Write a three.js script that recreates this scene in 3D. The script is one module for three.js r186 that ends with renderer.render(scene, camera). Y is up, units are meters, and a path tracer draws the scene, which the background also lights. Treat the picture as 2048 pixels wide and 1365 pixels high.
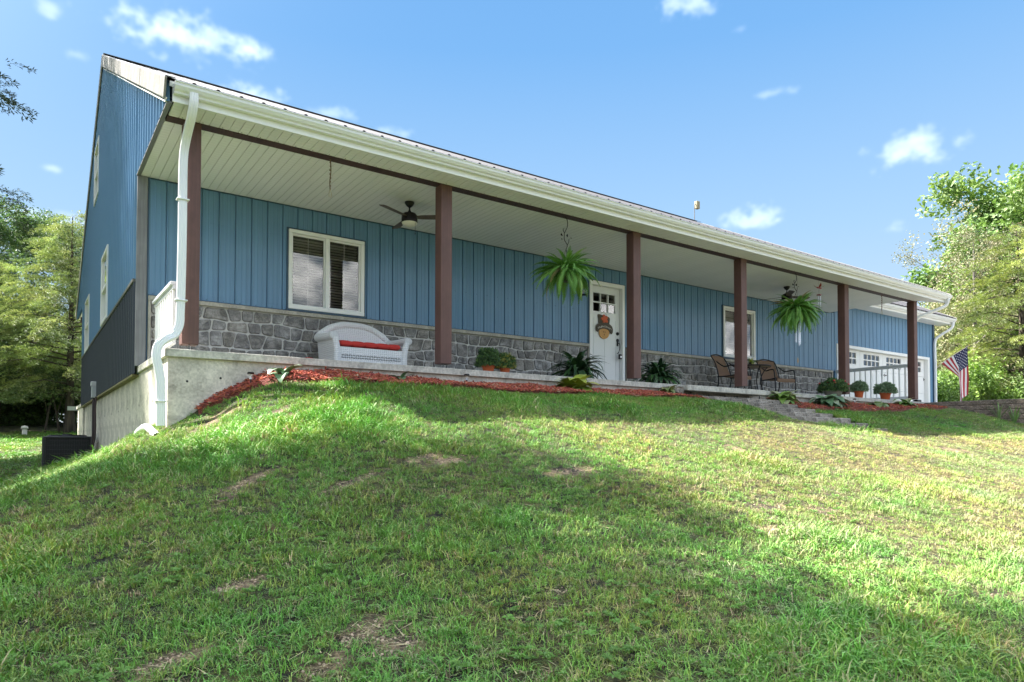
import * as THREE from 'three';
import { mergeGeometries, mergeVertices } from 'three/addons/utils/BufferGeometryUtils.js';
import { RoundedBoxGeometry } from 'three/addons/geometries/RoundedBoxGeometry.js';

// ------------------------------------------------------------------ camera, sky, sun, exposure
const scene = new THREE.Scene();
const W0 = 2048, H0 = 1365, FPX = 1369, PY = 847.2;                 // photograph's size, focal length and optical centre in its pixels
const camera = new THREE.PerspectiveCamera(2 * Math.atan(H0 / 2 / FPX) * 180 / Math.PI, W0 / H0, 0.05, 2000);
camera.position.set(-1.1335, -0.9467, 7.7645);
camera.rotation.order = 'YXZ';
camera.rotation.set(0.0252, -0.6158, 0.0013);
camera.setViewOffset(W0, H0, 0, H0 / 2 - PY, W0, H0);
scene.add(camera);
camera.updateMatrixWorld(true);
const rayOf = (u, v) => new THREE.Vector3((u - W0 / 2) / FPX, -(v - PY) / FPX, -1).applyQuaternion(camera.quaternion).normalize();

const renderer = new THREE.WebGLRenderer({ antialias: true });
renderer.toneMapping = THREE.LinearToneMapping;
renderer.toneMappingExposure = 6.9;
renderer.shadowMap.enabled = true;

const SUN = new THREE.Vector3(-1.55, 3.43, -2.15).normalize();      // behind the house, to the left
const sun = new THREE.DirectionalLight(new THREE.Color(1.0, 0.955, 0.9), 3.25);
sun.position.copy(SUN).multiplyScalar(60);
sun.target.position.set(6, 0, 0);
sun.castShadow = true;
sun.shadow.radius = 1.2;
sun.shadow.mapSize.set(4096, 4096);
Object.assign(sun.shadow.camera, { left: -45, right: 45, top: 45, bottom: -45, near: 1, far: 160 });
scene.add(sun, sun.target);

// ------------------------------------------------------------------ helpers
function rngOf(a) { return () => { a = (a + 0x6d2b79f5) | 0; let t = Math.imul(a ^ (a >>> 15), 1 | a); t = (t + Math.imul(t ^ (t >>> 7), 61 | t)) ^ t; return ((t ^ (t >>> 14)) >>> 0) / 4294967296; }; }
const V = (x, y, z) => new THREE.Vector3(x, y, z);
const clamp = (x, a = 0, b = 1) => Math.min(b, Math.max(a, x));
const smooth = (a, b, x) => { const t = clamp((x - a) / (b - a)); return t * t * (3 - 2 * t); };
const lerp = (a, b, t) => a + (b - a) * t;
const hash2 = (x, y, s = 0) => { let h = Math.imul(x | 0, 374761393) + Math.imul(y | 0, 668265263) + Math.imul(s | 0, 2246822519); h = Math.imul(h ^ (h >>> 13), 1274126177); return ((h ^ (h >>> 16)) >>> 0) / 4294967296; };
function vnoise(x, y, s = 0, per = 0) {
  const ix = Math.floor(x), iy = Math.floor(y), fx = x - ix, fy = y - iy, u = fx * fx * (3 - 2 * fx), v = fy * fy * (3 - 2 * fy);
  const w = (a) => (per ? ((a % per) + per) % per : a);
  return lerp(lerp(hash2(w(ix), w(iy), s), hash2(w(ix + 1), w(iy), s), u), lerp(hash2(w(ix), w(iy + 1), s), hash2(w(ix + 1), w(iy + 1), s), u), v);
}
function fbm(x, y, s = 0, oct = 4, per = 0) { let a = 0.5, r = 0, n = 0; for (let i = 0; i < oct; i++) { r += a * vnoise(x, y, s + i * 17, per); n += a; x *= 2; y *= 2; per *= 2; a *= 0.5; } return r / n; }
function vn3(p, s) { return (vnoise(p.x, p.y, s) + vnoise(p.y + 7.3, p.z, s + 3) + vnoise(p.z - 4.1, p.x + 2.2, s + 5)) / 3; }

// the sky: clear blue air, paler to the horizon, a few small clouds in view, denser ones added elsewhere for light
{
  const W = 2560, H = 1280, data = new Float32Array(W * H * 4);
  const stops = [[-1, 0.9, 0.98, 1.06], [0.0, 0.95, 1.02, 1.08], [0.06, 0.7, 0.84, 0.99], [0.12, 0.58, 0.75, 0.95], [0.28, 0.40, 0.64, 0.94], [0.5, 0.20, 0.46, 0.86], [0.75, 0.13, 0.36, 0.76], [1.01, 0.10, 0.29, 0.66]];
  const air = (y, out) => { let i = 0; while (y > stops[i + 1][0]) i++; const a = stops[i], b = stops[i + 1], t = (y - a[0]) / (b[0] - a[0]); for (let c = 0; c < 3; c++) out[c] = lerp(a[c + 1], b[c + 1], t) / 6.25; };
  // clouds seen in the photograph: pixel centre, half width and half height in pixels, strength
  const clouds = [[350, 72, 125, 46, 1], [505, 104, 46, 24, .9], [505, 188, 56, 26, .85], [655, 226, 52, 14, .45], [785, 266, 40, 12, .45], [1372, 10, 60, 34, .75], [1828, 300, 74, 36, .8], [1508, 436, 58, 30, .7], [92, 14, 30, 22, .5], [1548, 186, 44, 9, .35], [75, 440, 150, 20, .45], [160, 112, 26, 12, .35], [1785, 458, 24, 12, .35], [102, 336, 18, 9, .45], [1480, 58, 20, 8, .3]].map(([u, v, a, b, k]) => ({ d: rayOf(u, v), a: a * .92 / FPX, b: b * .92 / FPX, k: k * 0.135 }));
  const rr = rngOf(5);
  for (let i = 0; i < 200; i++) {                                     // larger, denser clouds added out of view to brighten porch and shade
    const az = rr() * Math.PI * 2, el = 0.12 + rr() * 1.1, d = V(Math.cos(az) * Math.cos(el), Math.sin(el), Math.sin(az) * Math.cos(el));
    const q = d.clone().applyQuaternion(camera.quaternion.clone().invert());
    if (q.z < 0 && Math.abs(q.x / q.z) < 1.05 && q.y / -q.z > -0.4 && q.y / -q.z < 0.86) continue;
    clouds.push({ d, a: 0.06 + rr() * 0.11, b: 0.035 + rr() * 0.05, k: 0.7 + rr() * 0.3 });
  }
  for (const c of clouds) { c.r = V(-c.d.z, 0, c.d.x).normalize(); c.t = V().crossVectors(c.r, c.d).normalize(); if (c.t.y < 0) c.t.negate(); c.cos = Math.cos(Math.max(c.a, c.b) * 1.9); }
  const o = [0, 0, 0];
  for (let j = 0; j < H; j++) {
    const up = ((j + 0.5) / H - 0.5) * Math.PI, y = Math.sin(up), cu = Math.cos(up);
    air(y, o);
    const near = clouds.filter((c) => Math.abs(Math.asin(c.d.y) - up) < c.b * 2.6 + 0.01);
    for (let i = 0; i < W; i++) {
      const az = ((i + 0.5) / W - 0.5) * 2 * Math.PI, x = Math.cos(az) * cu, z = Math.sin(az) * cu, p = (j * W + i) * 4;
      const cs = x * SUN.x + y * SUN.y + z * SUN.z, glow = cs > 0 ? 0.55 * Math.pow(cs, 15) + 1.7 * Math.pow(cs, 60) : 0;
      let r = o[0] + glow * 0.9, g = o[1] + glow * 0.9, b = o[2] + glow * 0.85;
      if (near.length) for (const c of near) {
        const dot = x * c.d.x + y * c.d.y + z * c.d.z;
        if (dot < c.cos) continue;
        const X = (x * c.r.x + y * c.r.y + z * c.r.z) / c.a, Y = (x * c.t.x + y * c.t.y + z * c.t.z) / c.b;
        const ax = X * c.a / 0.03, ay = Y * c.b / 0.03, n = fbm(ax * 1.7 + c.d.x * 90 + 300, ay * 2.2 + c.d.z * 70 + 300, 3, 5), soft = fbm(ax * 5 + 311, ay * 6 + c.d.x * 50 + 200, 9, 3);
        const e = 1.0 - Math.sqrt(X * X + Y * Y * (Y < 0 ? 1.5 : 1)), den = e * 1.05 + (n - 0.5) * 1.5 + (soft - .5) * .55;
        const al = smooth(-0.05, 1.1, den) * c.k * 0.92 * smooth(-0.75, -0.15, e);
        const lit = 0.84 + 0.12 * clamp(Y * 0.5 + 0.5) + 0.06 * (n - 0.5);
        r = lerp(r, lit * 1.0, al); g = lerp(g, lit * 0.99, al); b = lerp(b, lit * 0.97, al);
      }
      data[p] = r; data[p + 1] = g; data[p + 2] = b; data[p + 3] = 1;
    }
  }
  const t = new THREE.DataTexture(data, W, H, THREE.RGBAFormat, THREE.FloatType);
  t.mapping = THREE.EquirectangularReflectionMapping; t.magFilter = THREE.LinearFilter; t.minFilter = THREE.LinearFilter; t.needsUpdate = true;
  scene.background = t; scene.environment = t;
}

// ------------------------------------------------------------------ naming and building
const taken = new Map();
function numbered(name) { const n = taken.get(name) ?? 0; taken.set(name, n + 1); return n ? name + '_' + String(n).padStart(3, '0') : name; }
function tag(o, label, category, group, kind) { o.userData.label = label; if (category) o.userData.category = category; if (group) o.userData.group = group; if (kind) o.userData.kind = kind; return o; }
function thing(name, label, category, pos = [0, 0, 0], turn = 0, group) { const g = new THREE.Group(); g.name = numbered(name); g.position.set(...pos); g.rotation.y = turn; tag(g, label, category, group); scene.add(g); return g; }
function prep(g) { if (!g.attributes.normal) g.computeVertexNormals(); if (!g.attributes.uv) g.setAttribute('uv', new THREE.BufferAttribute(new Float32Array(g.attributes.position.count * 2), 2)); for (const k of Object.keys(g.attributes)) if (!['position', 'normal', 'uv'].includes(k)) g.deleteAttribute(k); return g.index ? g.toNonIndexed() : g; }
function merge(list) { const l = list.flat(9); return l.length === 1 ? l[0] : mergeGeometries(l.map(prep)); }
function part(name, geos, mat, parent) { const m = new THREE.Mesh(Array.isArray(geos) ? merge(geos) : geos, mat); m.name = name; parent.add(m); return m; }
function group(name, parent) { const g = new THREE.Group(); g.name = name; parent.add(g); return g; }
function bx(x0, x1, y0, y1, z0, z1) { const g = new THREE.BoxGeometry(x1 - x0, y1 - y0, z1 - z0); g.translate((x0 + x1) / 2, (y0 + y1) / 2, (z0 + z1) / 2); return g; }
function rb(x0, x1, y0, y1, z0, z1, r = 0.006) { const g = new RoundedBoxGeometry(x1 - x0, y1 - y0, z1 - z0, 1, Math.min(r, (x1 - x0) / 2.1, (y1 - y0) / 2.1, (z1 - z0) / 2.1)); g.translate((x0 + x1) / 2, (y0 + y1) / 2, (z0 + z1) / 2); return g; }
function planar(g) {                                                 // uv in metres by the way each face points
  g = g.index ? g.toNonIndexed() : g; g.computeVertexNormals === undefined;
  const p = g.attributes.position, n = p.count, uv = new Float32Array(n * 2), a = V(), b = V(), c = V(), e = V();
  for (let i = 0; i < n; i += 3) {
    a.fromBufferAttribute(p, i); b.fromBufferAttribute(p, i + 1); c.fromBufferAttribute(p, i + 2);
    e.subVectors(b, a).cross(c.clone().sub(a)); const ax = Math.abs(e.x), ay = Math.abs(e.y), az = Math.abs(e.z);
    [a, b, c].forEach((q, k) => { uv[(i + k) * 2] = ax > ay && ax > az ? q.z : q.x; uv[(i + k) * 2 + 1] = ay > ax && ay > az ? q.z : q.y; });
  }
  g.setAttribute('uv', new THREE.BufferAttribute(uv, 2));
  return g;
}
function tube(pts, r, seg = 24, rad = 8, closed = false) { return new THREE.TubeGeometry(new THREE.CatmullRomCurve3(pts.map((p) => (p.isVector3 ? p : V(...p))), closed, 'centripetal'), seg, r, rad, closed); }
function cyl(x, y0, y1, z, r0, r1 = r0, n = 16) { const g = new THREE.CylinderGeometry(r1, r0, y1 - y0, n); g.translate(x, (y0 + y1) / 2, z); return g; }
function lathe(pts, n = 24) { return new THREE.LatheGeometry(pts.map(([r, y]) => new THREE.Vector2(Math.max(r, 1e-4), y)), n); }
// tapered limb along points with a radius at each
function limb(pts, radii, rad = 7) {
  const pos = [], nor = [], uv = [], idx = [], t = V(), up = V(0.3, 0.1, 1).normalize(), s = V(), w = V();
  for (let i = 0; i < pts.length; i++) {
    t.subVectors(pts[Math.min(i + 1, pts.length - 1)], pts[Math.max(i - 1, 0)]).normalize(); s.crossVectors(t, up).normalize(); w.crossVectors(s, t);
    for (let k = 0; k <= rad; k++) { const a = k / rad * Math.PI * 2, nx = s.x * Math.cos(a) + w.x * Math.sin(a), ny = s.y * Math.cos(a) + w.y * Math.sin(a), nz = s.z * Math.cos(a) + w.z * Math.sin(a); pos.push(pts[i].x + nx * radii[i], pts[i].y + ny * radii[i], pts[i].z + nz * radii[i]); nor.push(nx, ny, nz); uv.push(k / rad, i * 0.5); }
    if (i) for (let k = 0; k < rad; k++) { const a = (i - 1) * (rad + 1) + k, b = a + rad + 1; idx.push(a, b, a + 1, a + 1, b, b + 1); }
  }
  const g = new THREE.BufferGeometry(); g.setAttribute('position', new THREE.Float32BufferAttribute(pos, 3)); g.setAttribute('normal', new THREE.Float32BufferAttribute(nor, 3)); g.setAttribute('uv', new THREE.Float32BufferAttribute(uv, 2)); g.setIndex(idx);
  return g;
}
// a closed outline (x across, y along b) swept along a path with a fixed side vector where it can
function sweep(path, outline, side = V(1, 0, 0), caps = true) {
  const pos = [], idx = [], n = outline.length, t = V(), s = V(), w = V();
  for (let i = 0; i < path.length; i++) {
    t.subVectors(path[Math.min(i + 1, path.length - 1)], path[Math.max(i - 1, 0)]).normalize();
    w.crossVectors(t, side).normalize(); s.crossVectors(w, t).normalize();
    for (const [a, b] of outline) pos.push(path[i].x + s.x * a + w.x * b, path[i].y + s.y * a + w.y * b, path[i].z + s.z * a + w.z * b);
    if (i) for (let k = 0; k < n; k++) { const a = (i - 1) * n + k, b = (i - 1) * n + (k + 1) % n; idx.push(a, b, a + n, b, b + n, a + n); }
  }
  if (caps) for (const [o, f] of [[0, 1], [(path.length - 1) * n, -1]]) for (let k = 1; k < n - 1; k++) f > 0 ? idx.push(o, o + k + 1, o + k) : idx.push(o, o + k, o + k + 1);
  let g = new THREE.BufferGeometry(); g.setAttribute('position', new THREE.Float32BufferAttribute(pos, 3)); g.setIndex(idx); g = g.toNonIndexed(); g.computeVertexNormals();
  return g;
}
function fromTris(pos, uv) { const g = new THREE.BufferGeometry(); g.setAttribute('position', new THREE.Float32BufferAttribute(pos, 3)); if (uv) g.setAttribute('uv', new THREE.Float32BufferAttribute(uv, 2)); g.computeVertexNormals(); return g; }
// a grid surface from f(u, v) -> Vector3
function surf(f, nu, nv) {
  const pos = [], uv = [], idx = [];
  for (let j = 0; j <= nv; j++) for (let i = 0; i <= nu; i++) { const p = f(i / nu, j / nv); pos.push(p.x, p.y, p.z); uv.push(i / nu, j / nv); }
  for (let j = 0; j < nv; j++) for (let i = 0; i < nu; i++) { const a = j * (nu + 1) + i, b = a + 1, c = a + nu + 1; idx.push(a, b, c, b, c + 1, c); }
  const g = new THREE.BufferGeometry(); g.setAttribute('position', new THREE.Float32BufferAttribute(pos, 3)); g.setAttribute('uv', new THREE.Float32BufferAttribute(uv, 2)); g.setIndex(idx); g.computeVertexNormals();
  return g;
}

// ------------------------------------------------------------------ textures and materials
function tex(n, f, srgb = false, rep = 1) {
  const d = new Uint8Array(n * n * 4);
  for (let j = 0; j < n; j++) for (let i = 0; i < n; i++) { const c = f(i / n, j / n), k = (j * n + i) * 4; if (typeof c === 'number') d[k] = d[k + 1] = d[k + 2] = clamp(c) * 255; else { d[k] = clamp(c[0]) * 255; d[k + 1] = clamp(c[1]) * 255; d[k + 2] = clamp(c[2]) * 255; } d[k + 3] = 255; }
  const t = new THREE.DataTexture(d, n, n); t.wrapS = t.wrapT = THREE.RepeatWrapping; t.magFilter = THREE.LinearFilter; t.minFilter = THREE.LinearMipmapLinearFilter; if (srgb) t.colorSpace = THREE.SRGBColorSpace; t.repeat.set(rep, rep); t.needsUpdate = true;
  return t;
}
const lin = (r, g, b) => new THREE.Color().setRGB(r, g, b);
const std = (color, roughness = 0.7, more = {}) => new THREE.MeshStandardMaterial({ color, roughness, ...more });
const leafy = (color, more = {}) => new THREE.MeshPhysicalMaterial({ color, roughness: 0.85, transmission: 0.35, thickness: 0, side: THREE.DoubleSide, ...more });
const T = {};
T.fine = tex(256, (u, v) => 0.5 + 0.5 * (fbm(u * 32, v * 32, 2, 4, 32) - 0.5) * 1.6 + 0.5 * (fbm(u * 4, v * 4, 8, 3, 4) - .5));
T.mottle = tex(512, (u, v) => { const a = fbm(u * 5, v * 5, 21, 5, 5), b = fbm(u * 40, v * 40, 23, 3, 40), s = smooth(.62, .72, fbm(u * 9, v * 9, 25, 4, 9)); const k = 0.84 + (a - 0.5) * 0.3 + (b - 0.5) * 0.22 - s * .07; return [k, k * 0.99, k * 0.965]; }, true);
T.stoneBump = tex(256, (u, v) => { const a = fbm(u * 6, v * 10, 31, 5, 6), r = Math.abs(fbm(u * 5, v * 7, 33, 4, 5) - 0.5) * 2; return 0.35 + a * 0.55 - smooth(.12, 0, r) * 0.35; });
T.stoneCol = tex(256, (u, v) => { const a = fbm(u * 5, v * 5, 41, 5, 5), b = fbm(u * 30, v * 30, 43, 3, 30); const k = 0.78 + (a - 0.5) * 0.7 + (b - 0.5) * 0.3; return [k * 1.01, k, k * 0.98]; }, true);
T.wood = tex(256, (u, v) => { const w = fbm(u * 4, v * 4, 55, 3, 4), a = fbm(u * 70 + w * 3, v * 1 + w, 51, 3, 0), b = fbm(u * 4, v * 4, 53, 4, 4); return 0.74 + (a - 0.5) * 0.16 + (b - 0.5) * 0.2; }, true);
T.wicker = tex(256, (u, v) => { const n = 16, i = Math.floor(u * n), j = Math.floor(v * n), x = u * n - i, y = v * n - j, over = (i + j) % 2; const h = over ? Math.sin(Math.PI * x) * (0.55 + 0.45 * Math.sin(Math.PI * y)) : Math.sin(Math.PI * y) * (0.55 + 0.45 * Math.sin(Math.PI * x)); return 0.15 + 0.85 * Math.pow(h, 0.7); });
T.bark = tex(256, (u, v) => { const a = fbm(u * 18, v * 4, 61, 5, 18), b = fbm(u * 6, v * 6, 63, 3, 6); return 0.6 + (a - .5) * 0.9 + (b - .5) * .3; }, true);
T.soil = tex(512, (u, v) => { const a = fbm(u * 10, v * 10, 71, 5, 10), b = vnoise(u * 150, v * 150, 73, 150), c = fbm(u * 60, v * 60, 75, 3, 60); const k = 0.55 + (a - 0.5) * 0.7 + (b - 0.5) * 0.25 + (c - .5) * .6; return [k, k * 0.96, k * 0.9]; }, true);
T.streak = tex(256, (u, v) => 0.93 + (fbm(u * 48, v * 2, 81, 4, 48) - 0.5) * 0.2 + (fbm(u * 5, v * 5, 83, 3, 5) - .5) * .12, true);
T.metal = tex(256, (u, v) => 0.95 + (vnoise(u * 96, 0.5, 87, 96) - 0.5) * 0.07 + (vnoise(u * 24, 0.5, 88, 24) - 0.5) * 0.05 + (fbm(u * 3, v * 3, 89, 3, 3) - .5) * .04, true);
T.wave = tex(256, (u, v) => 0.5 + (fbm(u * 6, v * 2, 95, 3, 6) - .5) * .9);
T.split = tex(256, (u, v) => 0.5 + (fbm(u * 14, v * 14, 91, 5, 14) - 0.5) * 1.5);
T.plank = tex(256, (u, v) => 0.94 + (fbm(u * 3, v * 30, 85, 3, 3) - 0.5) * 0.08, true);
const M = {
  siding: std(lin(0.125, 0.26, 0.415), 0.36, { map: T.metal, bumpMap: T.wave, bumpScale: 0.006 }),
  sidingDark: std(lin(0.031, 0.04, 0.052), 0.4, { map: T.metal }),
  trimGrey: std(lin(0.2, 0.205, 0.21), 0.45, { map: T.streak }),
  trimBlue: std(lin(0.035, 0.075, 0.12), 0.5),
  white: std(lin(0.80, 0.80, 0.78), 0.45),
  gutter: std(lin(0.74, 0.75, 0.75), 0.4),
  downspout: std(lin(0.74, 0.75, 0.75), 0.35),
  soffit: std(lin(0.82, 0.82, 0.82), 0.55, { map: T.plank }),
  ceiling: std(lin(0.84, 0.84, 0.84), 0.5, { map: T.plank }),
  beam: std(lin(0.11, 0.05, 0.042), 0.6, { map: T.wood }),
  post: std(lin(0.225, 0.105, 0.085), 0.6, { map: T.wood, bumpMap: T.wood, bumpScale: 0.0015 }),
  roof: new THREE.MeshPhysicalMaterial({ color: lin(0.09, 0.09, 0.1), roughness: 0.75, specularIntensity: 0.35, map: T.streak }),
  rake: std(lin(0.36, 0.35, 0.33), 0.5, { map: T.mottle }),
  slab: std(lin(0.68, 0.665, 0.61), 0.85, { map: T.mottle, bumpMap: T.fine, bumpScale: 0.002 }),
  foundation: std(lin(0.74, 0.70, 0.63), 0.9, { map: T.mottle, bumpMap: T.fine, bumpScale: 0.003 }),
  mortar: std(lin(0.56, 0.55, 0.52), 0.95, { bumpMap: T.fine, bumpScale: 0.003 }),
  cap: std(lin(0.52, 0.50, 0.45), 0.8, { map: T.mottle }),
  metalBlack: std(lin(0.012, 0.011, 0.012), 0.4, { metalness: 0.3 }),
  steel: std(lin(0.55, 0.55, 0.55), 0.35, { metalness: 0.8 }),
  glass: new THREE.MeshPhysicalMaterial({ color: 0xffffff, roughness: 0.02, transmission: 1, thickness: 0, ior: 1.52 }),
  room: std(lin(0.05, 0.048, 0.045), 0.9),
  blind: std(lin(0.24, 0.235, 0.21), 0.6),
  dark: std(lin(0.01, 0.01, 0.011), 0.5),
  wicker: std(lin(0.74, 0.75, 0.76), 0.55, { bumpMap: T.wicker, bumpScale: 0.009 }),
  red: std(lin(0.50, 0.035, 0.028), 0.85, { bumpMap: T.fine, bumpScale: 0.001 }),
  sling: std(lin(0.17, 0.10, 0.06), 0.8, { bumpMap: T.wicker, bumpScale: 0.001 }),
  bark: std(lin(0.16, 0.12, 0.085), 0.95, { map: T.bark, bumpMap: T.bark, bumpScale: 0.02 }),
  barkPale: std(lin(0.50, 0.46, 0.38), 0.9, { map: T.bark }),
  terracotta: std(lin(0.50, 0.105, 0.03), 0.65),
  block: [0, 1, 2].map((i) => std(lin(0.38 + 0.1 * i, 0.345 + 0.09 * i, 0.30 + 0.08 * i), 0.95, { map: T.stoneCol, bumpMap: T.split, bumpScale: 0.012 })),
  blockBrown: [0, 1, 2].map((i) => std(lin(0.32 + 0.05 * i, 0.26 + 0.035 * i, 0.225 + 0.03 * i), 0.95, { map: T.stoneCol, bumpMap: T.split, bumpScale: 0.012 })),
  stone: [0.88, 1, 1.08, 1.18].map((k, i) => std(lin((0.35 + [.01, 0, .012, -.005][i]) * k, (0.345 + [.005, 0, .005, 0][i]) * k, (0.34 + [0, .005, -.008, .01][i]) * k), 0.92, { map: T.stoneCol, bumpMap: T.stoneBump, bumpScale: 0.017 })),
};
for (const k of ['streak', 'wood', 'plank', 'mottle', 'fine']) T[k].repeat.set(1.4, 1.4);
T.stoneCol.repeat.set(2.2, 2.2); T.stoneBump.repeat.set(2.6, 2.6); T.split.repeat.set(5, 5);
// ------------------------------------------------------------------ the land: a thin-plate surface through measured points (y = 0 is the porch floor)
const CP = [[-.1, 0, -.88], [.1, 0, -.78], [.35, 0, -.6], [.62, 0, -.44], [.86, 0, -.29], [1.15, 0, -.2], [2, 0, -.19], [4, 0, -.2], [6, 0, -.2], [8, 0, -.2], [10.5, 0, -.2], [13, 0, -.19], [16.6, 0, -.16],
  [.1, .5, -.88], [.5, .5, -.66], [.75, .5, -.5], [1.05, .5, -.37], [1.5, .5, -.3], [2.4, .5, -.3], [4, .5, -.32], [6, .5, -.3], [8, .5, -.32], [10.6, .5, -.33], [13, .5, -.3], [16.7, .5, -.22],
  [7.6, 1, -.36], [7.6, 1.5, -.45], [7.6, 2, -.58], [6, 1, -.38], [6, 1.5, -.47], [4, 1.2, -.43], [16.8, .95, -.3], [10.6, 1, -.45], [13, 1, -.42], [10.6, 2, -.73], [5.4, 2, -.61], [3, 2, -.62], [1.8, 2, -.67], [.8, 2, -.84], [0, 2, -1.03], [-1.3, 2, -1.4], [-1, 1, -1.3], [13.5, 2, -.68], [16.8, 2, -.63],
  [2, 3, -.95], [5, 3, -.92], [9, 3, -.95], [13, 3, -.95], [17, 3, -.95], [.5, 3, -1.15], [-1.3, 3, -1.55], [-1.5, 5, -1.9], [1, 5, -1.58], [4, 5, -1.47], [9, 5, -1.47], [16, 5, -1.47],
  [-4, 7.8, -2.6], [-1, 7.8, -2.3], [3, 7.8, -2.2], [10, 7.8, -2.15], [18, 7.8, -2.1], [-3, 12, -3.3], [8, 12, -3.1], [18, 12, -3], [-10, 25, -5], [10, 25, -5], [30, 25, -4.5],
  [-.05, -2, -.98], [-.05, -5, -1.1], [-.05, -8.6, -1.27], [-.05, -13, -1.25], [-.5, 0, -1.14], [-.5, -2, -1.2], [-1, 0, -1.36], [-1, -2, -1.44], [-1.05, -5, -1.54], [-1, -8.5, -1.64], [-3, 0, -1.95], [-3, -4, -1.95], [-3, 3, -2.1], [-3, -8.5, -1.8], [-6, -4, -2.3], [-6, 4, -2.7],
  [-2, -15, -1.55], [-6, -15, -1.65], [0, -20, -1.1], [-5, -20, -1.25], [0, -28, -.68], [-6, -28, -.75], [-15, -20, -1.5], [-15, 0, -3], [-15, 10, -4], [0, -36, -.2], [-12, -40, 0], [10, -40, .2], [4, -4, -.6], [12, -6, -.6], [8, -12, -.95],
  [18, -1, -.56], [22, -1, -.56], [22, 3, -.75], [26, -3, -.6], [32, -5, -.5], [40, -10, 0], [30, 8, -1.2], [45, 5, -.5], [30, -25, 0], [45, -30, .8], [50, 15, -1.5]];
const tps = (() => {
  const n = CP.length, N = n + 3, A = Array.from({ length: N }, () => new Float64Array(N + 1)), K = (r2) => (r2 > 1e-12 ? r2 * Math.log(r2) * 0.5 : 0);
  for (let i = 0; i < n; i++) { for (let j = 0; j < n; j++) A[i][j] = K((CP[i][0] - CP[j][0]) ** 2 + (CP[i][1] - CP[j][1]) ** 2); A[i][i] += 0.0005; A[i][n] = A[n][i] = 1; A[i][n + 1] = A[n + 1][i] = CP[i][0]; A[i][n + 2] = A[n + 2][i] = CP[i][1]; A[i][N] = CP[i][2]; }
  for (let c = 0; c < N; c++) { let p = c; for (let r = c + 1; r < N; r++) if (Math.abs(A[r][c]) > Math.abs(A[p][c])) p = r; [A[c], A[p]] = [A[p], A[c]]; for (let r = 0; r < N; r++) if (r !== c && A[r][c]) { const f = A[r][c] / A[c][c]; for (let k = c; k <= N; k++) A[r][k] -= f * A[c][k]; } }
  const w = A.map((r, i) => r[N] / r[i]);
  return (x, z) => { let s = w[n] + w[n + 1] * x + w[n + 2] * z; for (let i = 0; i < n; i++) s += w[i] * K((x - CP[i][0]) ** 2 + (z - CP[i][1]) ** 2); return s; };
})();
function landRaw(x, z) {
  const cx = clamp(x, -22, 48), cz = clamp(z, -42, 24);
  return tps(cx, cz) + (fbm(x * 1.4 + 50, z * 1.4 + 50, 201, 3) - 0.5) * 0.05 + (fbm(x * 5, z * 5, 203, 2) - 0.5) * 0.018;
}
const inHouse = (x, z) => x > 0.02 && x < 16.6 && z < -0.03 && z > -14.5;
const land = (x, z) => Math.min(landRaw(x, z), inHouse(x, z) ? -0.2 : 9);
// where a pixel of the photograph meets the land
function hit(u, v) { const d = rayOf(u, v), p = camera.position.clone(); for (let i = 0; i < 4000; i++) { p.addScaledVector(d, 0.02); if (p.y < landRaw(p.x, p.z)) return p; } return p; }
// bare earth: patches seen in the photograph (pixel, half sizes in metres, turn)
const bareSpots = [[505, 962, .28, .07, .5], [445, 1000, .16, .07, .5], [735, 1262, .15, .08, .2], [790, 1300, .14, .07, .3], [850, 918, .3, .09, .35], [700, 965, .3, .05, .4], [610, 822, .6, .07, .3], [735, 790, .3, .14, .1], [540, 830, .5, .09, .35], [430, 840, .3, .14, .3], [1540, 1060, .16, .08, .1], [1730, 1285, .22, .06, -.1], [1115, 1185, .12, .06, .1], [330, 1330, .2, .06, .2], [650, 1340, .12, .05, .1], [900, 925, .3, .12, .1], [1150, 945, .3, .1, .1], [700, 780, .4, .08, .1], [40, 905, 1.6, .3, .1], [60, 912, .9, .25, .1], [480, 1170, .12, .06, .2], [1650, 1020, .2, .08, 0], [1900, 900, .5, .15, 0]].map(([u, v, a, b, r]) => { const p = hit(u, v); return [p.x, p.z, a, b, Math.cos(r), Math.sin(r)]; });
function bare(x, z) {
  let m = 0;
  for (const [cx, cz, a, b, c, s] of bareSpots) { const dx = x - cx, dz = z - cz, X = (dx * c - dz * s) / a, Y = (dx * s + dz * c) / b, q = X * X + Y * Y; if (q < 4) m = Math.max(m, .88 * smooth(1.35, 0.2, Math.sqrt(q) + (fbm(x * 9, z * 9, 211, 3) - 0.5) * 1.1)); }
  return Math.max(m, smooth(0.74, 0.86, fbm(x * 2.1 + 9, z * 2.1, 213, 4)) * 0.6);
}
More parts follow.
